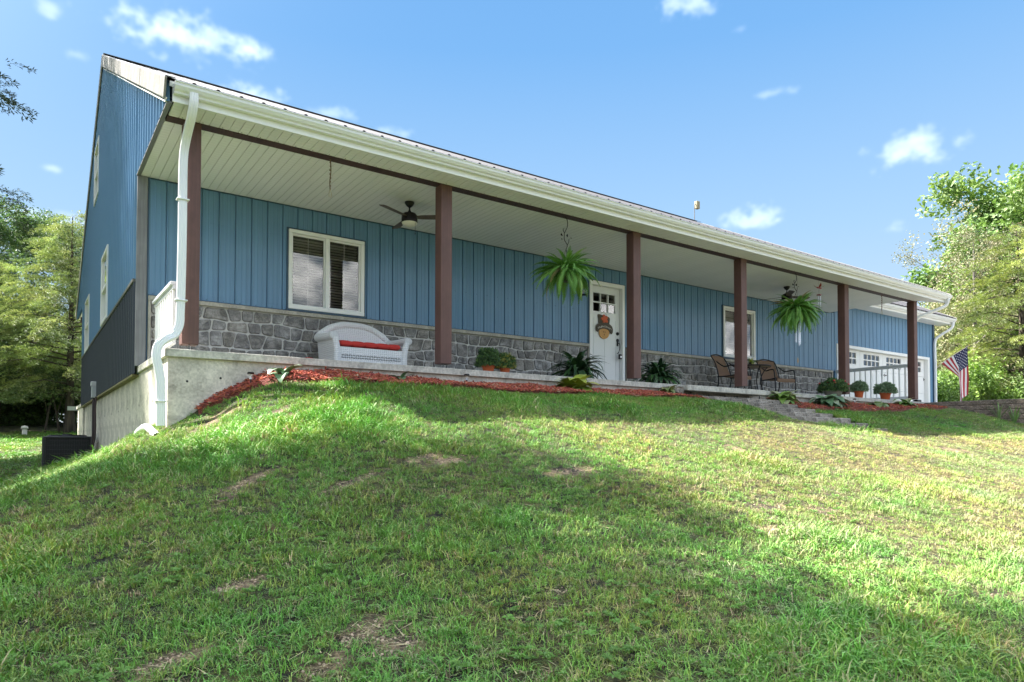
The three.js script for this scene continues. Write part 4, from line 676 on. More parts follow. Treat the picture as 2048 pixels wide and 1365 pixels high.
{
  const t = thing('wind_chime', 'small red dragonfly wind chime hanging from the porch beam', 'wind chime', [12.4, 0, -.19]);
  part('string', cyl(0, 2.1, YC, 0, .002, .002, 5), M.metalBlack, t);
  part('dragonfly', [rb(-.07, .09, 2.255, 2.285, -.012, .012, .01), ...[-1, 1].flatMap((s) => [leafGeo(.13, .05, -.5, .1, 4).rotateY(s * .9).translate(.0, 2.28, 0), leafGeo(.13, .05, -.9, .1, 4).rotateY(s * .9 + Math.PI).translate(0, 2.28, 0)])], std(lin(.22, .015, .012), .4), t);
  part('disc', cyl(0, 2.115, 2.13, 0, .05), std(lin(.2, .02, .015), .5), t);
  for (let k = 0; k < 4; k++) part('chime_tube', cyl(Math.cos(k * 1.57) * .03, 1.87 + k * .025, 2.09, Math.sin(k * 1.57) * .03, .007), M.steel, t);
  part('striker', new THREE.SphereGeometry(.018, 10, 8).translate(0, 1.82, 0), M.dark, t); part('string', cyl(0, 1.82, 2.1, 0, .0015, .0015, 5), M.dark, t);
}
{
  const t = thing('wind_chime', 'long silver tube wind chime hanging under the fern near the patio set', 'wind chime', [11.78, 0, -.3]);
  part('string', [cyl(0, 1.55, YC, 0, .002, .002, 5), cyl(0, .78, 1.55, 0, .0015, .0015, 5)], M.metalBlack, t);
  part('ring', cyl(0, 1.5, 1.515, 0, .055), std(lin(.25, .16, .1), .6), t);
  for (let k = 0; k < 6; k++) part('chime_tube', cyl(Math.cos(k * 1.047) * .045, 1.02 + k * .018, 1.47, Math.sin(k * 1.047) * .045, .012, .012, 12), std(lin(.75, .76, .8), .2, { metalness: .9 }), t);
  part('sail', lathe([[0, .78], [.02, .74], [.024, .69], [0, .63]], 10).scale(1, 1, .25), std(lin(.35, .24, .12), .7), t);
}
function strand(x, label, col, len) { const t = thing('hanging_strand', label, 'rope', [x, 0, -.19]); part('cord', tube([[0, YC - .01, 0], [.006, YC - len * .4, .004], [-.004, YC - len * .75, 0], [.0, YC - len, 0]], .007, 24, 6), std(col, .9), t); const k = []; for (let i = 1; i < 8; i++) k.push(new THREE.SphereGeometry(.0105, 7, 5).translate((hash2(i, 3) - .5) * .008, YC - len * i / 8, 0)); part('knots', k, std(col, .9), t); part('tail', [tube([[0, YC - len * .97, 0], [.012, YC - len - .06, .01], [.008, YC - len - .1, 0]], .003, 10, 5), tube([[0, YC - len * .97, 0], [-.01, YC - len - .05, -.01], [-.012, YC - len - .09, 0]], .003, 10, 5)], std(lin(.45, .36, .2), .9), t); }
strand(1.8, 'weathered knotted cord hanging from the beam above the loveseat', lin(.16, .11, .07), .38); strand(15.02, 'thin rusty cord hanging from the beam in front of the garage', lin(.14, .05, .03), .38);

// scarecrow-faced welcome sign on the door
{
  const z = ZW - .085 + .03, t = thing('door_sign', 'wooden scarecrow face sign with a dark hat and orange leaf on the white door', 'door sign', [8.13, 0, z]);
  const ext = (pts, d, z0, closed = true) => { const s = new THREE.Shape(); s.splineThru; const c = new THREE.CatmullRomCurve3(pts.map(([x, y]) => V(x, y, 0)), true, 'centripetal').getPoints(60).map((p) => new THREE.Vector2(p.x, p.y)); const g = new THREE.ExtrudeGeometry(new THREE.Shape(c), { depth: d, bevelEnabled: true, bevelSize: .003, bevelThickness: .003, bevelSegments: 2 }); g.translate(0, 0, z0); return g; };
  const brown = std(lin(.085, .07, .05), .8, { bumpMap: T.fine, bumpScale: .001 });
  part('hat_crown', ext([[-.15, 1.535], [-.14, 1.45], [-.12, 1.36], [.13, 1.36], [.15, 1.42], [.15, 1.49], [.05, 1.525], [-.05, 1.53]], .012, 0), brown, t);
  part('hat_brim', ext([[-.2, 1.32], [-.215, 1.25], [-.185, 1.19], [-.13, 1.235], [0, 1.27], [.13, 1.235], [.19, 1.175], [.225, 1.24], [.2, 1.32], [.11, 1.37], [-.1, 1.37]], .012, .016), brown, t);
  part('face', ext([[-.13, 1.2], [-.105, 1.11], [0, 1.065], [.105, 1.11], [.135, 1.2], [.1, 1.27], [-.1, 1.27]], .01, .006), std(lin(.56, .30, .11), .75), t);
  const leafP = []; for (let i = 0; i < 20; i++) { const a = i / 20 * 6.283, q = .05 + .042 * Math.abs(Math.sin(a * 2.5)); leafP.push([.01 + Math.cos(a) * q, 1.455 + Math.sin(a) * q]); }
  part('leaf', ext(leafP, .01, .017), std(lin(.52, .09, .025), .6), t);
  part('eye', new THREE.SphereGeometry(.009, 8, 6).scale(.8, 1.3, .5).translate(-.02, 1.2, .022), M.dark, t); part('eye', new THREE.SphereGeometry(.009, 8, 6).scale(.8, 1.3, .5).translate(.02, 1.2, .022), M.dark, t);
  part('nose', new THREE.ConeGeometry(.013, .045, 5).scale(1, 1, .5).translate(0, 1.155, .022), std(lin(.10, .045, .02), .7), t);
  part('mouth', tube([[-.05, 1.115, .021], [0, 1.1, .021], [.05, 1.115, .021]], .003, 12, 5), std(lin(.42, .28, .05), .7), t);
  part('wire', tube([[-.09, 1.53, .004], [-.05, 1.585, .003], [0, 1.6, .002], [.05, 1.585, .003], [.09, 1.53, .004]], .002, 24, 5), M.trimGrey, t);
  const cv = document.createElement('canvas'); cv.width = 512; cv.height = 160; const c = cv.getContext('2d'); c.fillStyle = '#52493e'; c.fillRect(0, 0, 512, 160); c.fillStyle = '#c9c6bd'; c.font = 'bold 84px serif'; c.textAlign = 'center'; c.fillText('The', 80, 118); c.fillText("McElroy's", 330, 104);
  const ct = new THREE.CanvasTexture(cv); ct.colorSpace = THREE.SRGBColorSpace;
  part('lettering', surf((u, v) => V(lerp(-.185, .185, u), 1.262 + v * .085 - .07 * (2 * u - 1) ** 2 * .6, .0325), 16, 2), std(0xffffff, .8, { map: ct }), t);
}
// ------------------------------------------------------------------ white wicker loveseat with a red cushion
{
  const t = thing('loveseat', 'white wicker loveseat with rolled arms and an arched back against the stone wall', 'loveseat', [2.79, 0, -1.5], 0); t.scale.set(.93, .81, .9);
  const wk = M.wicker, mw = (g) => { g = planar(g); const uv = g.attributes.uv; for (let i = 0; i < uv.count; i++) uv.setXY(i, uv.getX(i) * 1.9, uv.getY(i) * 1.9); return g; };
  const HW = .52;                                                     // half the width between the arms
  // front skirt with two rows of open lattice and a scalloped foot
  const sk = new THREE.Shape(); sk.moveTo(-HW, .05); for (let k = 0; k < 4; k++) { const a = lerp(-HW, HW, (k + .2) / 4), b = lerp(-HW, HW, (k + .8) / 4); sk.lineTo(a, .05); sk.quadraticCurveTo((a + b) / 2, .115, b, .05); } sk.lineTo(HW, .05); sk.lineTo(HW, .40); sk.lineTo(-HW, .40); sk.lineTo(-HW, .05);
  for (let j = 0; j < 2; j++) for (let i = 0; i < 34; i++) { const x = lerp(-HW + .04, HW - .04, (i + .5) / 34), y = .235 + j * .04, s = (i + j) % 2 ? 1 : -1, a = .009, b = .014; const p = new THREE.Path([[x - a - s * .003, y - b], [x - a + s * .005, y + b], [x + a + s * .005, y + b], [x + a - s * .003, y - b]].map((q) => new THREE.Vector2(...q))); sk.holes.push(p); }
  const sg = new THREE.ExtrudeGeometry(sk, { depth: .018, bevelEnabled: false }); sg.translate(0, 0, .33); part('front_skirt', mw(sg), wk, t);
  part('seat', mw(merge([rb(-HW, HW, .385, .42, -.36, .345, .015)])), wk, t);
  part('underside', bx(-HW + .02, HW - .02, .06, .38, -.3, .30), std(lin(.25, .25, .25), .9), t);
  // back: leaning sheet under an arch, lattice near the seat
  const backTop = (x) => .93 - .42 * Math.pow(Math.abs(x) / .66, 2.6), bz = (y) => -.30 - (y - .4) * .22;
  const bk = new THREE.Shape(); bk.moveTo(-.56, .4); bk.lineTo(.56, .4); for (let i = 0; i <= 24; i++) { const x = lerp(.56, -.56, i / 24); bk.lineTo(x, backTop(x)); } bk.lineTo(-.56, .4);
  for (let j = 0; j < 2; j++) for (let i = 0; i < 32; i++) { const x = lerp(-.46, .46, (i + .5) / 32), y = .56 + j * .04, a = .008, b = .013; bk.holes.push(new THREE.Path([[x - a - .003, y - b], [x - a + .006, y + b], [x + a + .006, y + b], [x + a - .003, y - b]].map((q) => new THREE.Vector2(...q)))); }
  const bg = new THREE.ExtrudeGeometry(bk, { depth: .02, bevelEnabled: false }), bp = bg.attributes.position; for (let i = 0; i < bp.count; i++) bp.setZ(i, bp.getZ(i) + bz(bp.getY(i))); bg.computeVertexNormals(); part('backrest', mw(bg), wk, t);
  // the thick roll: along the left arm, over the arched back and down the right arm
  const path = []; path.push(V(-.60, .60, .36), V(-.605, .61, .15), V(-.61, .62, -.08)); for (let i = 0; i <= 12; i++) { const x = lerp(-.56, .56, i / 12), y = backTop(x) + .0; path.push(V(x * 1.04, Math.max(y, .6), bz(y) - .01)); } path.push(V(.61, .62, -.08), V(.605, .61, .15), V(.60, .60, .36));
  const roll = new THREE.CatmullRomCurve3(path, false, 'centripetal'), rg = new THREE.TubeGeometry(roll, 140, .068, 14); part('arm_roll', mw(rg), wk, t);
  for (const s of [-1, 1]) {
    const end = new THREE.SphereGeometry(.068, 14, 10); end.scale(1, 1, .35); end.translate(s * .60, .60, .36);
    const armS = new THREE.Shape([[-.37, .05], [-.1, .05], [-.06, .12], [.1, .14], [.22, .12], [.28, .05], [.345, .05], [.345, .6], [-.1, .62], [-.37, .7]].map(([z, y]) => new THREE.Vector2(-z, y)));
    const ag = new THREE.ExtrudeGeometry(armS, { depth: .022, bevelEnabled: false }); ag.rotateY(Math.PI / 2); ag.translate(s * .545 - .011, 0, 0); const p = ag.attributes.position; for (let i = 0; i < p.count; i++) p.setX(i, p.getX(i) + s * .05 * smooth(.3, .62, p.getY(i))); ag.computeVertexNormals();
    part('arm', [mw(ag), end], wk, t);
    const pc = new THREE.CatmullRomCurve3([V(s * .545, .0, .33), V(s * .54, .2, .335), V(s * .55, .42, .34), V(s * .585, .58, .35)]); part('front_post', mw(new THREE.TubeGeometry(pc, 16, .048, 12)), wk, t);
    part('rear_leg', cyl(s * .5, 0, .42, -.32, .028), wk, t);
  }
  const c = thing('seat_cushion', 'tufted red seat cushion on the white wicker loveseat', 'cushion', [2.79, .344, -1.49]); c.scale.set(.93, .8, .9);
  const cg = surf((u, v) => { const x = lerp(-.5, .5, u), th = v * Math.PI * 2, cx = Math.cos(th), sy = Math.sin(th), tuft = .6 + .4 * Math.pow(Math.abs(Math.sin(u * Math.PI * 5)), .35), e = smooth(0, .03, u) * smooth(1, .97, u); const sq = (a) => Math.sign(a) * Math.pow(Math.abs(a), .55); return V(x, .062 + .062 * sq(sy) * tuft * (.35 + .65 * e), .3 * sq(cx) * (.9 + .1 * e) * (.96 + .04 * tuft) + .02); }, 90, 28);
  part('cover', planar(cg), M.red, c); const tie = []; for (const s of [-1, 1]) tie.push(tube([[s * .49, .03, -.2], [s * .55, -.01, -.22], [s * .57, -.07, -.22]], .006, 10, 5)); part('tie', tie, M.red, c);
  const p2 = thing('throw_pillow', 'dark red pillow tucked beside the loveseat, in shadow by the stone wall', 'pillow', [2.08, .11, -1.72]); part('cover', surf((u, v) => { const a = (u - .5) * Math.PI, b = v * 2 * Math.PI, q = (x, e) => Math.sign(x) * Math.pow(Math.abs(x), e); return V(.09 * q(Math.cos(a), .5) * q(Math.cos(b), .6), .11 * q(Math.cos(a), .5) * q(Math.sin(b), .6), .06 * Math.sin(a)); }, 14, 20), M.red, p2);
}
// ------------------------------------------------------------------ patio set
function patioChair(pos, turn, label) {
  const t = thing('patio_chair', label, 'patio chair', pos, turn, undefined), bm = M.metalBlack;
  for (const s of [-1, 1]) {
    part('side_frame', [tube([[s * .27, 0, .28], [s * .275, .25, .27], [s * .28, .5, .25], [s * .28, .6, .22], [s * .28, .61, .1], [s * .275, .6, -.02], [s * .26, .66, -.14], [s * .25, .72, -.22]], .013, 40, 7), tube([[s * .24, 0, -.3], [s * .24, .2, -.2], [s * .25, .4, -.18], [s * .25, .7, -.26], [s * .25, .86, -.36]], .013, 30, 7), tube([[s * .25, .40, -.2], [s * .26, .40, .05], [s * .265, .42, .27]], .013, 16, 7)], bm, t);
  }
  part('cross_bar', [tube([[-.25, .86, -.36], [0, .9, -.37], [.25, .86, -.36]], .013, 16, 7), tube([[-.26, .40, .26], [.26, .40, .26]], .011, 4, 6), tube([[-.24, .12, -.25], [.24, .12, -.25]], .009, 4, 6)], bm, t);
  part('sling', planar(surf((u, v) => { const x = lerp(-.24, .24, u), s = v * 2, sag = -.02 * (1 - (2 * u - 1) ** 2); return s < 1 ? V(x, .41 + sag + .02 * smooth(.7, 1, 1 - s), lerp(.28, -.17, s)) : V(x, lerp(.41, .88, s - 1), lerp(-.17, -.365, s - 1) + sag); }, 8, 20)), M.sling, t);
  part('front_lip', planar(surf((u, v) => V(lerp(-.24, .24, u), lerp(.41, .33, v), .285 + .01 * Math.sin(v * 3)), 6, 3)), M.sling, t);
  return t;
}
patioChair([10.95, 0, -1.28], .12, 'brown sling patio chair on the front door side of the round table');
patioChair([12.42, 0, -1.22], -.25, 'brown sling patio chair on the garage side of the round table');
{
  const t = thing('patio_table', 'small round patio table with curved black legs between two sling chairs', 'table', [11.75, 0, -1.35]);
  part('table_top', lathe([[0, .66], [.36, .66], [.37, .675], [.36, .69], [0, .69]], 36), std(lin(.24, .18, .13), .55), t);
  part('rim', new THREE.TorusGeometry(.365, .013, 8, 40).rotateX(Math.PI / 2).translate(0, .672, 0), M.metalBlack, t);
  for (let k = 0; k < 4; k++) { const a = k * 1.571 + .5, c = Math.cos(a), s = Math.sin(a); part('leg', tube([[c * .31, 0, s * .31], [c * .2, .22, s * .2], [c * .17, .38, s * .17], [c * .24, .55, s * .24], [c * .33, .66, s * .33]], .012, 26, 7), M.metalBlack, t); }
}
// ------------------------------------------------------------------ potted plants and bedding plants
function pot(t, r, h, mat = M.terracotta) { part('pot', lathe([[0, 0], [r * .72, 0], [r * .95, h * .8], [r * 1.06, h * .8], [r * 1.08, h], [r * .96, h], [r * .93, h * .85], [0, h * .85]], 24), mat, t); }
const tiny = fromTris([0, 0, 0, .5, .1, .18, 1, .06, 0, 0, 0, 0, 1, .06, 0, .5, .1, -.18]);
const mumLeaf = (() => { const r = rngOf(3), l = []; for (let i = 0; i < 7; i++) { const g = tiny.clone(); g.rotateZ(.2 + r() * 1.1); g.rotateY(r() * 6.28); g.translate((r() - .5) * .5, (r() - .5) * .3, (r() - .5) * .5); l.push(g); } return merge(l); })();
function dome(t, name, R, Hh, y0, n, cols, seedv, size = .03, geo = mumLeaf) {
  const r = rngOf(seedv), im = new THREE.InstancedMesh(geo, leafy(0xffffff, { transmission: .25 }), n), q = new THREE.Quaternion(), e = new THREE.Euler(), mt = new THREE.Matrix4(), c = new THREE.Color();
  for (let i = 0; i < n; i++) { const a = r() * 6.283, u = r(), ph = Math.acos(1 - u * 1.25), k = .72 + .3 * Math.pow(r(), .4) + (fbm(a * 2, ph * 3, seedv, 2) - .5) * .5; e.set((r() - .5) * .8, r() * 6.28, (r() - .5) * .8); q.setFromEuler(e); mt.compose(V(Math.cos(a) * Math.sin(ph) * R * k, y0 + Math.cos(ph) * Hh * k, Math.sin(a) * Math.sin(ph) * R * k), q, V(1, 1, 1).multiplyScalar(size * (.7 + r() * .7))); im.setMatrixAt(i, mt); const cc = cols[Math.floor(r() * cols.length)], b = .75 + r() * .5; im.setColorAt(i, c.setRGB(cc[0] * b, cc[1] * b, cc[2] * b)); }
  im.name = name; im.userData.kind = 'stuff'; t.add(im);
}
const MUM = [[.06, .14, .035], [.09, .19, .05], [.045, .10, .035], [.13, .23, .06]];
function mum(x, z, R, H, ph, label, seedv, cols = MUM) { const t = thing('potted_mum', label, 'potted plant', [x, 0, z]); pot(t, R * .56, ph); part('soil', cyl(0, ph * .8, ph * .88, 0, R * .5), std(lin(.05, .035, .025), .95), t); dome(t, 'foliage', R, H, ph + .02, 900, cols, seedv, .038); return t; }
mum(4.24, -.42, .165, .2, .13, 'round dark green mum in a small terracotta pot, by the stone wall', 81);
mum(4.5, -.38, .14, .16, .11, 'smaller yellow-budded mum in a terracotta pot beside a rounder mum', 82, [...MUM, [.36, .34, .06], [.3, .32, .08]]);
mum(13.98, -.2, .175, .17, .17, 'grey green mum in an orange pot beside the porch post', 83, [[.20, .30, .17], [.27, .38, .22], [.15, .24, .12]]);
mum(15.15, -.2, .215, .2, .18, 'wide grey green mum in an orange pot in front of the garage railing', 84, [[.20, .30, .17], [.27, .38, .22], [.15, .24, .12]]);
// leafy clumps: every leaf a part of its own
const strap = [leafGeo(1, .13, 1.1, .3, 7), leafGeo(1, .11, 1.6, .3, 7), leafGeo(1, .15, .8, .35, 7)], broad = [leafGeo(1, .55, .9, .25, 6, .8), leafGeo(1, .62, 1.3, .3, 6, .8), leafGeo(1, .48, .6, .22, 6, .8)];
function clump(name, label, cat, pos, n, L, geos, mats, up0, up1, seedv, potR = 0, potMat) {
  const r = rngOf(seedv), t = thing(name, label, cat, pos); let y = 0;
  if (potR) { pot(t, potR, potR * 1.1, potMat ?? std(lin(.05, .05, .045), .7)); y = potR * .95; } else part('crown_base', lathe([[0, .03], [L * .08, .015], [L * .1, -.04], [0, -.05]], 8), mats[0], t);
  for (let i = 0; i < n; i++) { const f = i / n, a = i * 2.399 + r() * .6, m = part('leaf', geos[i % geos.length], mats[Math.floor(r() * mats.length)], t), s = L * (.65 + r() * .5); m.rotation.order = 'YZX'; m.rotation.y = a; m.rotation.z = lerp(up1, up0, f) + (r() - .5) * .3; m.rotation.x = (r() - .5) * .7; m.scale.setScalar(s); m.position.set(Math.cos(a) * L * .05, y, -Math.sin(a) * L * .05); }
  return t;
}
const L = (r, g, b) => leafy(lin(r, g, b), { transmission: .25, roughness: .45 });
const dk = [L(.03, .085, .025), L(.045, .12, .03), L(.022, .06, .022)], yl = [L(.36, .42, .05), L(.46, .46, .09), L(.25, .38, .04)], vg = [L(.10, .2, .08), L(.32, .38, .24), L(.16, .27, .13)], lg = [L(.22, .36, .06), L(.14, .28, .05), L(.42, .45, .22)], gg = [L(.12, .22, .10), L(.16, .27, .13)];
clump('fern_plant', 'dark green arching plant in a pot beside the front door, behind a yellow hosta', 'potted plant', [6.2, 0, -.75], 130, .52, strap, dk, .1, 1.45, 91, .14);
clump('fern_plant', 'dark green leafy plant in a pot beside the brown post right of the door', 'potted plant', [7.95, 0, -.62], 130, .5, strap, dk, .05, 1.45, 92, .14);
clump('table_plant', 'yellow green plant in a pot on the patio table', 'potted plant', [11.62, .692, -1.3], 26, .2, strap, yl, .2, 1.4, 93, .05);
clump('hosta', 'yellow green hosta in the mulch in front of the door', 'hosta', [5.28, land(5.28, .28) + .03, .28], 34, .36, broad, yl, .25, 1.3, 94);
clump('hosta', 'small grey green hosta in the mulch near the slab corner light', 'hosta', [1.12, land(1.12, .25) + .02, .25], 13, .22, broad, gg, .2, 1.1, 95);
clump('hosta', 'little hosta with few leaves in the mulch in front of the loveseat', 'hosta', [2.5, land(2.5, .3) + .02, .3], 10, .2, broad, gg, .3, 1.2, 96);
clump('hosta', 'light green hosta in the mulch at the right side of the stone steps', 'hosta', [10.5, land(10.5, .2) + .03, .2], 40, .34, broad, lg, .25, 1.3, 97);
clump('hosta', 'wide white edged hosta in front of the red flower planter', 'hosta', [11.75, land(11.75, .35) + .03, .35], 56, .4, broad, vg, .15, 1.15, 98);
clump('hosta', 'thin yellowing hosta in the mulch left of the stone steps', 'hosta', [7.25, land(7.25, .25) + .03, .25], 14, .26, broad, [L(.3, .3, .1), L(.2, .26, .08)], .3, 1.2, 99);
clump('hosta', 'low green hosta in front of the orange pots', 'hosta', [13.75, land(13.75, .3) + .02, .3], 18, .3, broad, [L(.14, .22, .05), L(.2, .26, .07)], .2, .9, 100);
clump('hosta', 'small yellow green hosta beside the garage end post', 'hosta', [14.95, land(14.95, .35) + .03, .35], 18, .3, broad, lg, .3, 1.3, 101);
clump('iris', 'spiky green iris growing against the block wall', 'iris', [16.66, land(16.66, 1.55) + .0, 1.55], 9, .42, [leafGeo(1, .07, .2, .3, 6), leafGeo(1, .06, .4, .3, 6)], [L(.14, .26, .07), L(.18, .3, .09)], .95, 1.5, 102);
clump('iris', 'fuller spiky green iris farther along the block wall', 'iris', [16.62, land(16.62, 1.85), 1.85], 14, .46, [leafGeo(1, .07, .15, .3, 6), leafGeo(1, .06, .3, .3, 6)], [L(.14, .26, .07), L(.18, .3, .09)], 1.0, 1.5, 103);
{
  const t = thing('flower_planter', 'grey tub of leafy plants with red flowers beside a porch post', 'planter', [13.1, 0, -.3]); pot(t, .2, .16, std(lin(.25, .23, .2), .8)); dome(t, 'foliage', .29, .22, .16, 700, MUM, 85, .05);
  const r = rngOf(86); for (let i = 0; i < 14; i++) { const a = r() * 6.28, d = .1 + r() * .24, m = part('flower', new THREE.IcosahedronGeometry(.022, 0), M.flower ??= std(lin(.55, .02, .03), .6), t); m.position.set(Math.cos(a) * d, .3 + r() * .12 - d * .15, Math.sin(a) * d); }
}
// solar stake lights
function stake(x, z, label) {
  const t = thing('solar_light', label, 'garden light', [x, land(x, z), z]);
  part('stake', cyl(0, -.08, .09, 0, .008, .008, 8), M.metalBlack, t); part('lens', cyl(0, .09, .145, 0, .017, .024, 14), new THREE.MeshPhysicalMaterial({ color: 0xffffff, roughness: .1, transmission: .9, thickness: 0 }), t); part('reflector', new THREE.ConeGeometry(.015, .035, 10).translate(0, .11, 0), M.steel, t); part('cap', lathe([[0, .17], [.03, .168], [.036, .16], [.036, .146], [0, .146]], 18), M.metalBlack, t);
}
stake(.8, .2, 'black solar stake light in the mulch near the slab corner'); stake(3.5, .2, 'black solar stake light in the mulch in front of two small mums'); stake(9.95, .06, 'black solar stake light at the top of the stone steps'); stake(12.95, .25, 'black solar stake light in front of the orange pots');

// ------------------------------------------------------------------ stone steps and block wall
{
  const t = thing('stone_steps', 'curved grey block steps from the lawn up to the porch', 'steps'), r = rngOf(55);
  const blk = (w, h, d) => { const g = new RoundedBoxGeometry(w, h, d, 2, .017), p = g.attributes.position; for (let i = 0; i < p.count; i++) { const k = (hash2(Math.round(p.getX(i) * 900), Math.round(p.getY(i) * 900), 5) - .5); if (p.getZ(i) > d * .3) p.setZ(i, p.getZ(i) + k * .012); } g.computeVertexNormals(); return planar(g); };
  const kinds = [blk(.42, .086, .36), blk(.36, .086, .36), blk(.46, .086, .36)], ws = [.42, .36, .46];
  for (let k = 0; k < 8; k++) {
    const zf = .03 + .318 * k, y = -.10 - .091 * k; let x = 10.32 + (r() - .5) * .08 + (k < 1 ? -.15 : 0), left = 7.75 + k * .05;
    while (x > left + .15) { const v = Math.floor(r() * 3), w = ws[v], m = part('step_block', kinds[v], M.block[Math.floor(r() * 3)], t); const bow = .05 * Math.pow((x - 9) / 1.4, 2); m.position.set(x - w / 2, y - .05 + (r() - .5) * .006, zf - .18 - bow + (r() - .5) * .012); m.rotation.y = (r() - .5) * .03; x -= w + .004; }
  }
  part('top_slab', planar(merge([rb(7.72, 9.85, -.115, -.022, .006, .26, .01)])), M.slab, t);
  part('cheek_block', planar(merge([rb(7.35, 7.7, -.19, -.06, .01, .2, .015)])), M.block[0], t);
}
{
  const t = thing('retaining_wall', 'low brown concrete block wall running forward from the porch end', 'wall'), r = rngOf(56);
  const blk = (w) => { const g = new RoundedBoxGeometry(.28, .108, w, 2, .014); return planar(g); }, k = [blk(.405), blk(.38), blk(.43)], ws = [.405, .38, .43];
  for (let row = 0; row < 7; row++) {
    let z = -.16 + (row % 2) * -.2; const zmax = 4.6;
    while (z < zmax) { const v = Math.floor(r() * 3), w = ws[v]; if (-.005 - row * .113 > -1.6) { const zc = z + w / 2; if (landRaw(16.7, zc) - .12 < -.005 - row * .113) { const m = part('wall_block', k[v], M.blockBrown[Math.floor(r() * 3)], t); m.position.set(16.9 - row * .012 + (r() - .5) * .012, -.06 - row * .113, zc); } } z += w + .005; }
  }
}
// ------------------------------------------------------------------ flag
{
  const t = thing('flag', 'red and white striped flag with stars on an angled pole at the garage corner', 'flag', [22.24, 1.19, -2.2]);
  const A = V(0, .30, .27), B = V(.03, .76, .99);
  part('pole', tube([[0, .0, -.03], [.005, .31, .28], [.03, .78, 1.02]], .012, 20, 8), std(lin(.6, .52, .42), .5), t); part('bracket', [rb(-.03, .03, -.08, .05, -.06, -.035), cyl(0, -.03, .06, -.02, .018).rotateX(.0)], M.trimGrey, t); part('finial', new THREE.SphereGeometry(.022, 12, 8).translate(.03, .79, 1.035), std(lin(.5, .35, .1), .4), t);
  const cv = document.createElement('canvas'); cv.width = 760; cv.height = 520; const c = cv.getContext('2d');
  for (let i = 0; i < 13; i++) { c.fillStyle = i % 2 ? '#e9e5e6' : '#b22b3a'; c.fillRect(0, i * 40, 760, 40); } c.fillStyle = '#2b2c52'; c.fillRect(0, 0, 304, 280); c.fillStyle = '#f0eef0';
  const star = (x, y, r) => { c.beginPath(); for (let i = 0; i < 10; i++) { const a = -Math.PI / 2 + i * Math.PI / 5, q = i % 2 ? r * .4 : r; c.lineTo(x + Math.cos(a) * q, y + Math.sin(a) * q); } c.fill(); };
  for (let j = 0; j < 9; j++) for (let i = 0; i < (j % 2 ? 5 : 6); i++) star(304 * ((j % 2 ? 2 : 1) + 2 * i) / 12, 28 * (j + 1), 12);
  const ct = new THREE.CanvasTexture(cv); ct.colorSpace = THREE.SRGBColorSpace;
  // s runs down the hoist from the pole's tip, f along the fly, which hangs
  const cloth = surf((f, w) => { const s = 1 - w, h = B.clone().lerp(A, s), fly = 1.46;
    // each thread leaves the pole a little forward and then falls straight down into gathered folds
    const bend = lerp(.02, .72, s), straight = Math.min(f * fly, bend), fall = Math.max(0, f * fly - bend), dirz = lerp(.05, .75, s), diry = -Math.sqrt(1 - dirz * dirz);
    const z = h.z + dirz * straight * .8 - .04 * fall * s, y = h.y + diry * straight - fall, gather = smooth(0, 1, f);
    const zz = lerp(z, B.z + .02 - .22 * (1 - Math.abs(2 * s - .7)) * .5, gather * .35);
    return V(h.x + .07 * Math.sin(s * 7.5 + f * 1.5) * gather + .02 * Math.sin(s * 16) * gather, y, zz + .03 * Math.sin(s * 9 + f * 4) * gather); }, 40, 40);
  part('cloth', cloth, new THREE.MeshPhysicalMaterial({ map: ct, roughness: .8, transmission: .25, thickness: 0, side: THREE.DoubleSide }), t);
}
